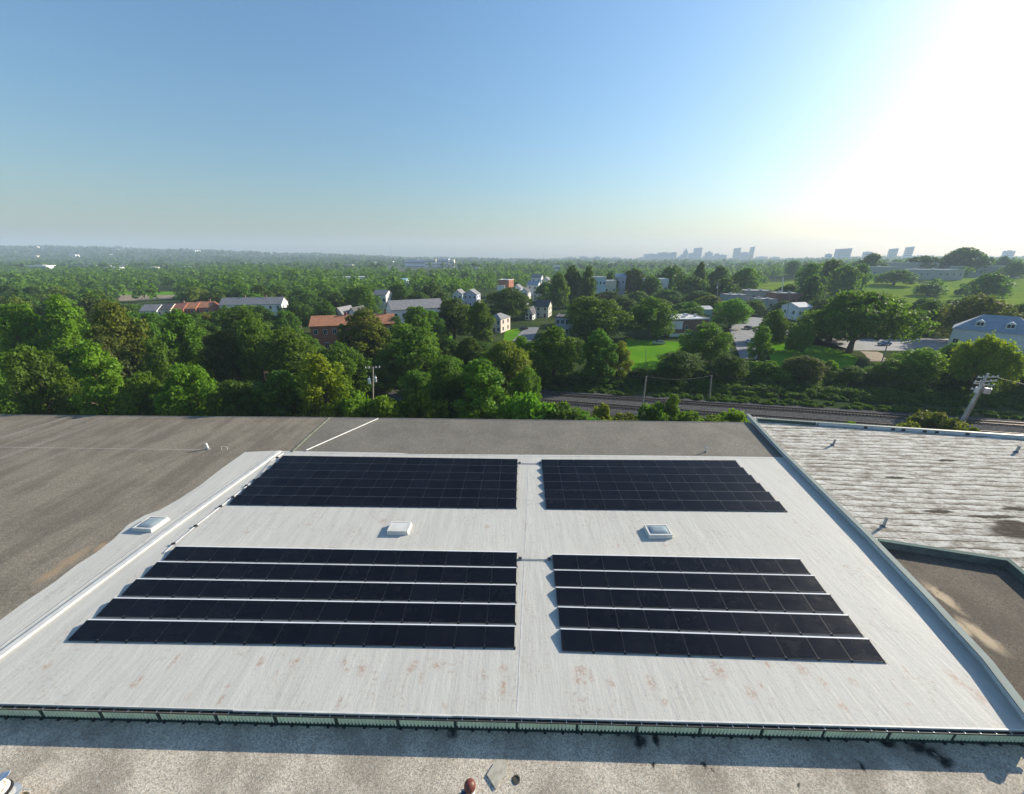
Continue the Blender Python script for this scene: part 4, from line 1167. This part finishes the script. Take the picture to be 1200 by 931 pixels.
# rowhouses behind the left wood
for i, (px, yt, wp, rm, wm_, lab) in enumerate([
  (169,358.5,18,M_ROOFG,M_SIDEW,'rowhouse with grey roof and white wall at the left end of its row'),
  (186,357.5,16,M_ROOFD,M_SIDEC,'rowhouse with dark grey roof, second in the row left of the orange roofs'),
  (202,357,15,M_ROOFR,M_BRICK,'rowhouse with dull red roof in the middle of its row'),
  (217,356,15,M_ROOFO,M_BRICK,'rowhouse with orange roof left of the row end'),
  (233,355,18,M_ROOFO,M_BRICK,'rowhouse with orange roof and chimney at the right end of its row')]):
    house('rowhouse', px, yt, 192 + i * 2.2, wp, 10, wm_, rm, lab, rot=9, hr=2.6, wins=(2, 2), group='rowhouses behind the wood', chimney=[(.3, .2)] if i in (4, 2) else None, over=.12, side=i in (0, 4))
house('long_house', 290, 350, 205, 66, 10, M_SIDEW, M_ROOFG, 'long house with grey roof and pale gable right of the orange rowhouses', rot=10, hr=3.0, wins=(8, 2), chimney=[(-.3,.1),(.4,.1)])
house('brick_terrace', 407, 372, 133, 92, 11, M_BRICK, M_ROOFO, 'long red brick terrace with orange roof among the near trees', rot=14, hr=2.6, wins=(9, 2), cat='terrace', chimney=[(-.2,.0),(.35,.1),(.8,0)])
house('house', 398, 361, 166, 14, 9, M_SIDEW, M_ROOFG, 'left one of two small white gables above the red brick terrace', rot=-12, ridge='y', hr=3.4, wins=(2, 2))
house('house', 414, 361, 169, 14, 9, M_SIDEW, M_ROOFD, 'right one of two small white gables above the red brick terrace', rot=-12, ridge='y', hr=3.4, wins=(2, 2))
house('long_house', 482, 353, 165, 62, 11, M_SIDEW, M_ROOFG, 'long low house with grey roof and white gable end above the red terrace', rot=28, hr=3.2, wins=(7, 2))
house('house', 445, 341, 218, 16, 9, M_SIDEW, M_ROOFG, 'white two storey house with grey roof left of a dark tree', rot=-8, hr=2.2, wins=(3, 2))
house('house', 584, 369, 168, 18, 10, M_SIDEP, M_ROOFG, 'pink and cream house with grey hip roof by the small lawn', rot=-24, style='hip', hr=2.0, wins=(3, 2))
house('house', 537, 340, 262, 12, 9, M_SIDEW, M_ROOFG, 'white house with grey roof joined left of the lilac one', rot=-10, ridge='y', hr=2.8, wins=(2, 2))
house('house', 552, 340, 266, 16, 10, M_SIDEL, M_ROOFG, 'lilac house with grey gable roof beside a white one', rot=-10, ridge='y', hr=3.0, wins=(3, 2))
house('brick_house', 593, 328, 335, 13, 12, M_BRICK, M_ROOFW, 'tall red brick house with pale flat roof above the dark trees', style='flat', wins=(2, 3), rot=-20)
house('shed', 587, 335, 325, 9, 6, M_SIDEW, M_ROOFW, 'small white flat building left of the tall red brick house', style='flat', wins=(2, 1), cat='building')
for i, (px, yt, Y, wp, wm_, rm, rg, lab) in enumerate([
  (607,334,330,11,M_SIDEW,M_ROOFG,'y','white gabled house, uppermost left of the cluster by the dark tree'),
  (616,338,310,10,M_SIDEW,M_ROOFD,'y','white gabled house with dark roof in the middle of the cluster'),
  (606,347,270,9,M_SIDEW,M_ROOFD,'y','narrow white gable peeping over the large dark tree'),
  (613,350,262,9,M_SIDEW,M_ROOFG,'y','narrow white gable with grey roof beside the dark tree'),
  (626,330,345,13,M_SIDEW,M_ROOFB,'x','white house with blue grey roof at the back of the cluster'),
  (641,325,370,9,M_SIDEC,M_ROOFG,'y','cream house standing above the cluster beside a tall tree'),
  (632,341,300,11,M_SIDEW,M_ROOFG,'y','white gabled house at the right side of the cluster'),
  (623,361,205,9,M_SIDEW,M_ROOFD,'y','white gable beside the street with a dark roof'),
  (638,353,215,16,M_SIDEC,M_ROOFD,'x','cream house with large dark roof and small dormer above the street'),
  (630,322,420,12,M_SIDEW,M_ROOFG,'x','white house with grey roof farthest back in the cluster')]):
    house('house', px, yt, Y, wp, 9, wm_, rm, lab, rot=-18, ridge=rg, hr=3.0, wins=(2, 2), frames=Y < 280)
house('house', 672, 372, 160, 34, 10, M_SIDEG, M_ROOFD, 'grey blue sided rowhouse in the shade above the hedgerow', rot=-16, style='flat', wins=(6, 2), chimney=None)
house('block', 703, 325, 300, 17, 12, M_PALEB, M_ROOFW, 'pale blue two storey block with a white roof by tall trees', style='flat', wins=(4, 2), cat='building', rot=-6, frames=False)
house('block', 717, 329, 302, 12, 10, M_SIDEC, M_ROOFW, 'cream low wing right of the pale blue block', style='flat', wins=(3, 1), cat='building', rot=-6, frames=False)
house('house', 729, 321, 330, 12, 10, M_SIDEG, M_ROOFB, 'grey house with blue grey roof right of the cream low wing', rot=-8, hr=3, wins=(2, 2), frames=False)
house('block', 772, 327, 312, 25, 14, M_SIDEW, M_ROOFW, 'flat white block with a pale blue roof edge among dark trees', style='flat', wins=(6, 1), cat='building', rot=-4, frames=False)
t = house('brick_building', 806, 374, 160, 48, 15, M_BRICKD, M_ROOFW, 'brown brick building with flat white roof and roof units beside the mown lawn', style='flat', wins=(6, 1), cat='building', rot=10, rooftop=((-.45,.2,1.6,1.2,.9),(.0,-.3,1.2,1.2,.8),(.45,.3,1.8,1.4,1.0),(.7,-.2,.9,.9,1.3),(-.1,.5,1.0,.8,.6)))
w_ = 48 * mpp(382, 160)
b = MB(); b.box(-w_/2 - .1, -w_/2 + 5.2, -7.5 - .12, -7.55, 3.1, 6.4); b.obj('white_panel', M_TRIM, t)
b = MB(); b.box(-w_/2 - .15, -w_/2 + 13, -7.5 - .5, -7.56, .1, 1.3); b.obj('white_low_wall', M_TRIM, t)
house('shed', 829, 360, 190, 14, 8, M_PALEB, M_ROOFW, 'small pale shed behind the roof of the brick building', hr=1.2, wins=(2, 1), cat='shed')
for px, yt, Y, wp, D, lab in ((868,346,255,24,14,'grey flat roofed workshop, nearest of the workshops above the car park'),(893,341,285,32,16,'long grey flat workshop left of the pale pointed marker'),
                           (902,351,240,22,12,'low grey workshop in front of the long one'),(928,344,250,28,14,'brown brick workshop at the right end of the workshops')):
    house('workshop', px, yt, Y, wp, D, M_CONC if 'brown' not in lab else M_BRICKD, M_ROOFG, lab, style='flat', wins=(5, 1), cat='workshop', group='workshops above the car park', rot=-8, frames=False, rooftop=((-.4,.1,1.8,1.5,1.0),(.3,-.2,1.5,1.5,.8)))
house('house', 943, 356, 205, 20, 10, M_SIDEW, M_ROOFW, 'white house half hidden left of the huge spreading tree', rot=15, hr=1.8, wins=(3, 1))
t = house('house', 1199, 373, 118, 68, 11, M_SIDEW, M_ROOFB, 'large white house with blue grey roof and dormers at the right edge', rot=-50, hr=4.6, wins=(6, 1), cat='house', style='hip')
ro = [c for c in t.children if c.name.startswith('roof')][0]
hh = atd(1188, 372, 118).z
for dx in (-3.6, 2.6):
    d = MB(); z_ = hh - 2.9
    d.add([(dx-1,-4.4,z_-1.0),(dx+1,-4.4,z_-1.0),(dx+1,-4.4,z_+.6),(dx,-4.4,z_+1.3),(dx-1,-4.4,z_+.6),(dx-1,-1.2,z_-.2),(dx+1,-1.2,z_-.2),(dx+1,-1.2,z_+.6),(dx,-1.2,z_+1.3),(dx-1,-1.2,z_+.6)],
          [(0,1,2,3,4),(1,6,7,2),(2,7,8,3),(3,8,9,4),(4,9,5,0)]); d.obj('dormer', M_SIDEW, ro)
    d = MB(); d.box(dx-.7, dx-.08, -4.48, -4.405, z_-.5, z_+.5); d.box(dx+.08, dx+.7, -4.48, -4.405, z_-.5, z_+.5); d.obj('dormer_window', M_GLASS, ro)
for px, yt, Y, wp, lab in ((1036,313,470,46,'long low grey works building on the hill, left of the lone tree'),(1100,316,455,56,'long low works building with pale bays on the hill crest'),(1068,308,520,60,'flat grey works roof farthest back on the hill'),(1160,312,500,70,'long low works building right of the great domed tree')):
    house('works_building', px, yt, Y, wp, 22, M_CONC, M_ROOFW, lab, style='flat', wins=(9, 1), cat='building', group='works buildings on the hill', rot=-14, frames=False, rooftop=((-.5,0,2,2,1.2),(.2,.2,2.5,2,1.4)))
house('store', 408, 325, 480, 34, 24, M_SIDEW, M_ROOFW, 'flat white store roof above the dark trees left of centre', style='flat', wins=(6, 1), cat='store', rot=8, frames=False)
house('warehouse', 459, 327, 470, 30, 24, M_PALEB, M_ROOFT, 'teal roofed warehouse among trees left of centre', style='gable', hr=1.6, wins=(6, 1), cat='warehouse', rot=6, frames=False)

# far buildings
def farblock(px, ytop, Y, wpx, hpx, m, label, D=None, name='far_building', cat='building', group='pale buildings on the far plain', kind='box', roofm=None):
    top = atd(px, ytop, Y); w = wpx * mpp(ytop, Y)
    if name == 'far_building': top.z = min(top.z, terrain(top.x, Y) + 15)
    z0 = min(terrain(top.x, Y), top.z - hpx * mpp(ytop, Y)); D = D or w * .6
    t = empty(name, label, cat, (top.x, Y, z0), 0, group); h = top.z - z0; b = MB()
    if kind == 'box': b.box(-w/2, w/2, 0, D, 0, h); b.box(-w*.2, w*.15, D*.3, D*.6, h + .01, h * 1.0 + .04 * h)
    elif kind == 'lean': b.add([(-w/2,0,0),(w/2,0,0),(w/2,D,0),(-w/2,D,0),(-w/2,0,h*.94),(w/2,0,h),(w/2,D,h),(-w/2,D,h*.94)], [(0,3,2,1),(4,5,6,7),(0,1,5,4),(1,2,6,5),(2,3,7,6),(3,0,4,7)])
    elif kind == 'point': b.box(-w/2, w/2, 0, D, 0, h*.72); b.add([(-w*.36,D*.1,h*.7201),(w*.36,D*.1,h*.7201),(w*.36,D*.9,h*.7201),(-w*.36,D*.9,h*.7201),(0,D/2,h)], [(0,3,2,1),(0,1,4),(1,2,4),(2,3,4),(3,0,4)])
    elif kind == 'slope': b.add([(-w/2,0,0),(w/2,0,0),(w/2,D,0),(-w/2,D,0),(-w/2,0,h*.55),(w*.3,0,h*.94),(w/2,0,h),(w/2,D,h),(w*.3,D,h*.94),(-w/2,D,h*.55)], [(0,1,6,5,4),(3,9,8,7,2),(0,4,9,3),(1,2,7,6),(4,5,8,9),(5,6,7,8)])
    elif kind == 'step': b.box(-w/2, w/2, 0, D, 0, h*.6); b.box(-w*.34, w*.30, D*.1, D*.9, h*.601, h*.85); b.lathe([(w*.2,h*.851),(w*.16,h*.93),(.1,h)], 10, (0,D/2,0))
    elif kind == 'mast': b.tube((0,0,0), (0,0,h), w/2, w*.15, 6)
    b.obj('wall', m, t)
    if kind in ('box', 'lean') and h > 12:
        r = MB(); n_ = max(2, int(h / 11))
        for i in range(n_):
            z = h * .9 * (i + .5) / n_; r.box(-w*.46, w*.46, -.8, .01, z - h/n_*.16, z + h/n_*.16)
        r.obj('window_bands', M_GLASS2, t)
    return t
M_TOWER = P('tower_grey', (.23,.26,.29), rough=.7, var=.1, scale=.02)
M_TOWERP = P('tower_pale', (.42,.44,.45), rough=.7, var=.1, scale=.02)
M_TOWERD = P('tower_dark', (.12,.14,.16), rough=.6, var=.1, scale=.02)
M_GLASS2 = P('tower_glass', (.10,.13,.16), rough=.3)
YS = 3450
for px, yt, wp, kd, m, lab in [
  (753,302,8,'box',M_TOWERP,'low pale block at the left end of the city skyline'),
  (765,298,15,'box',M_TOWER,'broad grey tower block, left shoulder of the city skyline'),
  (780,296.3,14,'box',M_TOWER,'broad tower block right of the left shoulder of the skyline'),
  (790.5,296,5.5,'box',M_TOWERD,'slim square tower between broad blocks and the spires'),
  (797,298,8,'slope',M_TOWER,'sloping roofed tower left of the thin mast'),
  (801.5,291.5,1.2,'mast',M_TOWERD,'thin mast standing left of the pointed tower'),
  (805,290.5,4.2,'point',M_TOWER,'pointed tower with spire in the middle of the skyline'),
  (811.5,297,6.5,'box',M_TOWER,'low block between the pointed tower and tall slab'),
  (819.5,290,8,'lean',M_TOWER,'tall slab tower, highest of the middle skyline'),
  (826,302,6,'box',M_TOWERP,'small pale block at the foot of the tall slab tower'),
  (833,294,11,'step',M_TOWER,'stepped tower with domed top right of the tall slab'),
  (841,297.5,5,'box',M_TOWER,'block behind the stepped tower with domed top'),
  (848,299,8,'box',M_TOWER,'low square block before the gap in the skyline'),
  (856,303,6,'box',M_TOWERP,'tiny pale block in the gap of the skyline'),
  (865.5,290.3,6.5,'lean',M_TOWERD,'dark tall tower with a flat cap, left of the skyline pair'),
  (875,296,11,'box',M_TOWER,'wide block between the pair of tall dark towers'),
  (883,289,4.2,'lean',M_TOWERD,'slender dark tower, right one of the skyline pair'),
  (894.5,301,11,'box',M_TOWERP,'low pale block right of the pair of tall dark towers'),
  (910,301.5,9,'box',M_TOWERP,'last low pale block of the city skyline'),
  (668,301.5,6,'box',M_TOWER,'small block on the horizon above the two tall dark trees'),
  (684,301,9,'box',M_TOWER,'wide block on the horizon right of the tall dark trees'),
  (700,301.2,8,'box',M_TOWER,'block on the horizon midway to the city skyline'),
  (722,302,10,'box',M_TOWERP,'pale block on the horizon left of the city skyline'),
  (637.5,296.5,.9,'mast',M_TOWERD,'lone thin radio mast on the horizon near the centre'),
  (457,287,.7,'mast',M_TOWERD,'lone thin radio mast above the long white hospital')]:
    farblock(px, yt, YS, wp, 14, m, lab, name='tower' if kd != 'mast' else 'radio_mast', cat='tower' if kd != 'mast' else 'mast', group='towers of the city skyline' if kd != 'mast' else 'thin masts on the horizon', kind=kd)
for px, yt, wp, kd, lab in [(991,291,23,'lean','large slanting pale tower right of the skyline behind trees'),(1018,295.5,13,'box','pale block behind the dark domed tree on the crest'),
                           (1049,291,13,'lean','pale square tower, left one of two above the hill'),(1068,289,12,'lean','pale tower with sloping top, right one of two above the hill'),
                           (1185,294,16,'box','hazy pale tower at the far right above the hill'),(972,298,10,'box','low hazy block left of the large slanting tower')]:
    farblock(px, yt, 2300, wp * .72, 16, M_TOWERP, lab, D=wp * .9, name='tower', cat='tower', group='pale towers above the hill', kind=kd)
t = farblock(486, 304.6, 1500, 24, 10, M_SIDEL, 'long grey wing of the hospital on the plain', name='hospital_wing', D=30)
t = farblock(504, 304, 1490, 13, 11, M_SIDEC, 'sunlit cream block of the hospital on the plain', name='hospital_block', D=40)
t = farblock(518, 303.4, 1510, 15, 11, M_SIDEL, 'grey hospital block with a small white top on the plain', name='hospital_block', D=40)
t = farblock(529, 304.5, 1495, 5.5, 10, M_SIDEC, 'slim cream end tower of the hospital on the plain', name='hospital_tower', D=30)
fb = random.Random(21); lst = []
for i in range(16): lst.append((8 + 14.5 * i + fb.uniform(-5, 5), fb.uniform(292, 303), fb.uniform(2100, 3000), fb.uniform(4, 15)))
lst += [(35,288.5,3000,9),(40,310,900,26),(100,307,1000,30),(140,305,1150,22),(128,311,800,16),(174,309.5,900,12),(215,309,950,14)]
for i in range(12): lst.append((250 + 19 * i + fb.uniform(-6, 6), fb.uniform(303, 313), fb.uniform(900, 2200), fb.uniform(4, 12)))
for i in range(13): lst.append((545 + 14 * i + fb.uniform(-5, 5), fb.uniform(307, 316), fb.uniform(750, 1800), fb.uniform(4, 12)))
lst += [(590,311.5,1300,16),(612,311.3,1300,22),(566,312.5,1250,10)]
lst.sort(key=lambda q: q[0])
for i, (px, yt, Y, wp) in enumerate(lst):
    farblock(px, yt, Y, wp, 3.0 if wp > 9 else 2.4, fb.choice([M_SIDEW, M_SIDEW, M_CONC, M_SIDEC, M_ROOFW]),
             f'small pale building on the far plain, {"number " if i >= len(ORD) else ""}{ORD[i] if i < len(ORD) else str(i + 1)} from the left' if i < len(ORD) else f'small pale building on the far plain, {ORD[len(lst) - 1 - i]} from its right end',
             name='far_building', group='pale buildings on the far plain')

# ---- rows of the wood and the trees between the houses
LW_ = {'mid':5,'dark':4,'bright':1.6,'olive':1.2,'bronze':1}; DK = {'dark':4,'mid':5,'olive':1}
row(74, -70, 130, 402, 74, 'the gap row', 'behind the wood edge', LW_, WB)
row(90, -80, 360, 385, 66, 'the rear row', 'behind the wood edge', LW_, WB)
row(104, -80, 360, 378, 62, 'the third row', 'of the left wood', LW_, WB)
row(128, -80, 360, 362, 54, 'the fourth row', 'of the left wood', LW_, WB)
row(155, -80, 150, 346, 44, 'the fifth row', 'of the left wood', LW_, WB)
row(158, 245, 440, 360, 42, 'the row', 'below the pale gabled house', DK, ST)
row(166, 150, 330, 361, 42, 'the row', 'below the rowhouse roofs', DK, ST)
row(150, 440, 520, 366, 40, 'the row', 'below the long grey roof', DK, ST)
row(185, -80, 140, 340, 40, 'the sixth row', 'of the left wood', LW_, WB)
row(225, -80, 600, 341, 35, 'the row', 'above the orange rowhouses', DK, WB, 3)
row(262, -80, 620, 334, 31, 'the eighth row', 'of the wood', DK, WB, 3)
row(92, 400, 600, 415, 52, 'the row', 'behind the transformer pole', DK, ST)
row(110, 430, 640, 398, 46, 'the row', 'below the brick terrace', DK, ST)
row(76, 480, 640, 432, 44, 'the row', 'beside the railway bed', LW_, HR)
row(128, 625, 740, 396, 42, 'the row', 'behind the grey sided house', LW_, ST)
row(150, 830, 1000, 372, 40, 'the row', 'beside the car park', LW_, ST)
row(185, 640, 880, 362, 44, 'the row', 'behind the brick building', DK, ST)
row(225, 655, 900, 348, 40, 'the row', 'below the flat white block', DK, ST)
row(275, 640, 960, 338, 36, 'the upper row', 'around the flat white block', DK, ST)
row(101, 640, 1240, 424, 46, 'the back row', 'of the hedgerow', DK, HR)
row(115, 985, 1260, 410, 44, 'the row', 'below the blue grey road', LW_, HR)
row(165, 960, 1260, 366, 46, 'the row', 'behind the spreading tree', LW_, ST)
row(205, 920, 1260, 353, 42, 'the row', 'below the green hill', LW_, HL)
row(600, 930, 1240, 306, 20, 'the row', 'on the hill crest', DK, HL, 2)

# ---- the far wood: too many to count
def woods(name, n_, y0, y1, nq, leaf, hw, m, dens, seed, lab=None):
    r = np.random.default_rng(seed); out = []; k = 0; tries = 0
    base = [leaf_mesh('b', *lobes('round', 14, 14, 900 + i), nq, leaf, None, .8, .4, rng=np.random.default_rng(seed + i)) for i in range(6)]
    while k < n_ and tries < n_ * 6:
        tries += 1
        y = math.sqrt(r.uniform(y0 ** 2, y1 ** 2)); x = y * r.uniform(-1.55, 1.55)
        if -.31 < x / y < -.12 and 640 < y < 1540 and r.random() > .03: continue
        if r.random() > dens(x, y): continue
        s = r.uniform(*hw); a = r.uniform(0, 6.28); V = base[r.integers(6)]
        ca, sa = math.cos(a), math.sin(a)
        out.append(np.stack([(V[:,0]*ca - V[:,1]*sa) * s + x, (V[:,0]*sa + V[:,1]*ca) * s + y, V[:,2] * s * r.uniform(.8, 1.1) + terrain(x, y)], 1)); k += 1
    o = link(name, quads_to_mesh(name, np.concatenate(out), m)); tag(o, kind='stuff')
def clump(x, y): return .5 + .5 * math.sin(x * .012 + 2.1 * math.sin(y * .006)) * math.sin(y * .011 + 1.7 * math.sin(x * .007 + 1))
def d1_(x, y):
    r_ = x / y
    for hx, hy, hr in HOUSES_XY:
        if (x - hx) ** 2 + (y - hy) ** 2 < (hr + 9) ** 2: return 0
    if r_ > .5 and y < 620: return .02 if r_ > .62 else .3
    if -.05 < r_ < .22 and y < 520: return .30
    if -1.1 < r_ < -.82 and y < 420: return .1
    return .95 if r_ < -.1 else .6
def undergrowth(name, strips, m, seed):
    r = np.random.default_rng(seed); c, q = [], []
    for (x0, y0, x1, y1, w, n_, rad) in strips:
        for i in range(n_):
            f = r.random(); c.append((x0 + (x1 - x0) * f + r.uniform(-1, 1), y0 + (y1 - y0) * f + r.uniform(-w, w), rad * r.uniform(.1, .5))); q.append(rad * r.uniform(.6, 1.3))
    V = []
    c = np.array(c); q = np.array(q)
    for k in range(0, len(q), 40): V.append(leaf_mesh('u', c[k:k+40], q[k:k+40], 40 * 330, .19, None, .8, .02, rng=r))
    o = link(name, quads_to_mesh(name, np.concatenate(V), m)); tag(o, kind='stuff')
A_, B_ = at(560, 449, 0), at(1330, 487, 0)
undergrowth('undergrowth', [(A_.x, A_.y + 5, B_.x, B_.y + 5, 2.5, 300, 1.5), (A_.x, A_.y + 1.2, B_.x, B_.y + 1.2, 1.3, 260, .8), (at(560,452,0).x, at(560,452,0).y, at(1330,497,0).x, at(1330,497,0).y, 1.7, 300, .5), (-60, 103, 120, 93, 4, 160, 1.8)], LEAF['dark'], 71)
C0, C1 = at(560, 483, 0), at(1330, 525, 0)
woods('far_woodland', 2500, 285, 900, 170, 1.15, (.8, 1.25), LEAF['mid'], d1_, 31)
woods('distant_woodland', 3600, 900, 2000, 34, 3.0, (.9, 1.6), LEAF['dark'], lambda x, y: .25 + .75 * clump(x, y), 32)
woods('horizon_woodland', 6000, 2000, 3800, 16, 5.5, (.8, 1.4), LEAF['dark'], lambda x, y: .2 + .8 * clump(x * .6, y * .6), 33)

# ------------------------------------------------------------------ poles, wires, cars
M_POLE = P('weathered_pole', (.30,.26,.21), rough=.9, var=.25, scale=1.5)
M_POLEG = P('pole_grey', (.42,.41,.38), rough=.85, var=.2, scale=1.5)
def pole(pt, pb, Y, r, label, arms=(), cans=(), m=M_POLE, lampless=True, group='timber utility poles'):
    top = atd(pt[0], pt[1], Y); low = atd(pb[0], pb[1], Y); k = (top.z + .3) / max(.1, (top.z - low.z)); bot = top + (low - top) * k
    t = empty('utility_pole', label, 'utility pole', bot, 0, group)
    v_ = top - bot
    MB().path([(0,0,0), v_ * .5, v_], [r * 1.2, r, r * .8], 10).obj('pole', m, t)
    for f, L, ang in arms:
        c = v_ * f; d = Vector((math.cos(ang), math.sin(ang), .0)); b = MB(); b.tube(c - d * L + Vector((0,-r,0)), c + d * L + Vector((0,-r,0)), .08, .08, 6); arm = b.obj('crossarm', m, t)
        for s in (-.9, -.45, .45, .9):
            i = MB(); q = c + d * L * s + Vector((0,-r,.06)); i.lathe([(.05,0),(.09,.05),(.06,.12),(.09,.18),(.02,.26)], 8, q); i.obj('insulator', M_TRIM, arm)
    for f, dx, dy in cans:
        b = MB(); c = v_ * f + Vector((dx, dy, 0)); b.lathe([(.02,-.5),(.24,-.48),(.26,-.4),(.26,.36),(.28,.4),(.22,.48),(.02,.5)], 14, c); b.tube(c + Vector((.1,0,.6)), c + Vector((.12,0,.95)), .05, .04, 6); b.obj('transformer', M_TRIM if dx < 0 else M_GALV, t)
    return top
P1 = pole((437,430),(437,470), 66, .16, 'timber pole with two round transformers rising from vivid green trees', arms=((.985,1.3,.15),), cans=((.80,-.55,-.25),(.82,.5,-.2)), m=M_POLE)
P2 = pole((757.5,441),(752,482), 68, .15, 'pale timber pole by the track left of the rounded bush', m=M_POLE)
P3 = pole((834,440),(831,470), 84, .16, 'timber pole at the far side of the tracks below the car park', m=M_POLE)
P4 = pole((1158,438),(1130,488), 61, .22, 'leaning grey twin pole with crossarms and hardware behind the weathered roof', arms=((.955,2.0,.1),(.90,2.2,.12),(.86,1.2,-.5),(.80,1.9,.05)), cans=((.79,-.8,-.3),(.78,.7,-.3),(.77,1.5,-.2)), m=M_POLEG, group='grey hardware poles')
t_ = bpy.data.objects['utility_pole.003']; b = MB(); v_ = Vector((P4.x, P4.y, P4.z)) - t_.location
b.path([(1.0,.3,0), Vector((.85,.3,0)) + v_ * .42, Vector((.55,.15,0)) + v_ * .84], [.24,.2,.17], 9); b.obj('second_pole', M_POLE, t_)
P5 = pole((715,374),(715,398), 150, .15, 'thin timber pole in the yard right of the grey sided house', arms=((.97,1.0,.2),))
P6 = pole((757,409),(757,428), 108, .08, 'slim pole at the near edge of the mown lawn')
P7 = pole((841.5,331),(840,365), 215, .2, 'tall dark pole left of the bright umbrella shaped tree', arms=((.97,1.3,.2),(.92,1.3,.2)), cans=((.86,-.5,-.2),))
P8 = pole((1044,392),(1033,425), 108, .13, 'thin leaning pole under the right side of the huge spreading tree')
P9 = pole((926,345),(922,372), 190, .14, 'thin pole left of the white half hidden house')
P10 = pole((640,372),(640,396), 185, .12, 'thin pole beside the small street')
P11 = pole((918,325),(916,345), 260, .3, 'pale pointed marker pole above the workshops', m=M_TRIM)
P12 = pole((1122,371),(1118,392), 165, .12, 'thin pole right of the huge spreading tree')
def wire(a, b, sag, label, r=.022):
    pts = [a.lerp(b, i / 14) - Vector((0, 0, sag * 4 * (i / 14) * (1 - i / 14))) for i in range(15)]
    tag(MB().path(pts, [r] * 15, 5).obj('overhead_wire', M_BLACK), label, 'wire', 'overhead wires')
wire(P2, P3, .8, 'thin overhead wire between the two poles by the track')
wire(P3, Vector((P4.x, P4.y, P4.z - 1.2)), 1.0, 'thin overhead wire from the pole below the car park to the leaning twin pole')
wire(P1, P2, 1.0, 'thin overhead wire from the transformer pole to the pale pole by the track')
wire(Vector((P4.x + 1.5, P4.y, P4.z - .6)), atd(1330, 470, 64), .6, 'thin overhead wire leaving the leaning twin pole to the right')
wire(Vector((P4.x - 1.5, P4.y, P4.z - .5)), Vector((P2.x, P2.y, P2.z - 1.4)), 1.6, 'long lower overhead wire above the tracks')

def car(px, py, rot, m, label):
    p = at(px, py, 0); p.z = .1; t = empty('parked_car', label, 'car', p, R(rot), 'cars parked among the houses')
    b = MB(); pr = [(-2.2,.35),(-2.25,.75),(-2.1,.95),(-1.1,1.0),(-.55,1.45),(1.0,1.48),(1.7,1.0),(2.2,.9),(2.25,.4)]; k = len(pr)
    vs = [(x, -.88 if z < 1.1 else -.70, z) for x, z in pr] + [(x, .88 if z < 1.1 else .70, z) for x, z in pr]
    b.add(vs, [(i, (i+1) % k, (i+1) % k + k, i + k) for i in range(k)] + [tuple(range(k)), tuple(range(2*k-1, k-1, -1))]); b.obj('body', m, t)
    for s in (-1, 1):
        g_ = MB(); y0 = s * .80; g_.add([(-.95,s*.885,1.02),(1.45,s*.885,1.02),(.95,s*.735,1.40),(-.5,s*.735,1.40)], [(0,1,2,3)]); 
        g_.add([(-.95,s*.86,1.02),(1.45,s*.86,1.02),(.95,s*.71,1.40),(-.5,s*.71,1.40)], [(3,2,1,0)]); g_.obj('side_window', M_GLASS, t)
        for x in (-1.4, 1.4):
            w_ = MB(); w_.tube((x, s*.70, .33), (x, s*.92, .33), .33, .33, 14); wh = w_.obj('wheel', M_BLACK, t)
            w_ = MB(); w_.tube((x, s*.921, .33), (x, s*.935, .33), .2, .2, 12); w_.obj('rim', M_GALV, wh)
        l = MB(); l.box(-2.27, -2.2, s*.6 - .18, s*.6 + .18, .66, .80); l.obj('headlight', M_TRIM, t)
        l = MB(); l.box(2.2, 2.27, s*.62 - .16, s*.62 + .16, .68, .84); l.obj('tail_light', P('tail_red', (.3,.02,.02), rough=.3), t)
    g_ = MB(); g_.add([(-1.13,-.72,1.03),(-1.13,.72,1.03),(-.60,.62,1.42),(-.60,-.62,1.42),(-1.10,-.72,1.0),(-1.10,.72,1.0),(-.57,.62,1.39),(-.57,-.62,1.39)], [(0,3,2,1),(4,5,6,7)]); g_.obj('windscreen', M_GLASS, t)
CARW, CARD, CARB, CARS = P('car_white', (.7,.7,.7), rough=.25, var=.03), P('car_black', (.02,.02,.025), rough=.25, var=.05), P('car_blue', (.10,.20,.36), rough=.25, var=.05), P('car_silver', (.42,.43,.45), rough=.3, metal=.4, var=.05)
car(877, 386, 95, CARD, 'black car parked in the car park above the white one')
car(879, 403, 80, CARW, 'white car parked in the car park at the bright tree')
car(1036, 405, 10, CARB, 'blue car on the road under the huge spreading tree')
car(613, 387, 30, CARD, 'dark car parked on the small street between the houses')
car(772, 404, 12, CARS, 'silver car beside the left end of the brick building')
car(1008, 331, 0, CARW, 'white car on the hill beside the group of trees')
car(898, 397, 100, CARS, 'silver car at the right edge of the car park')
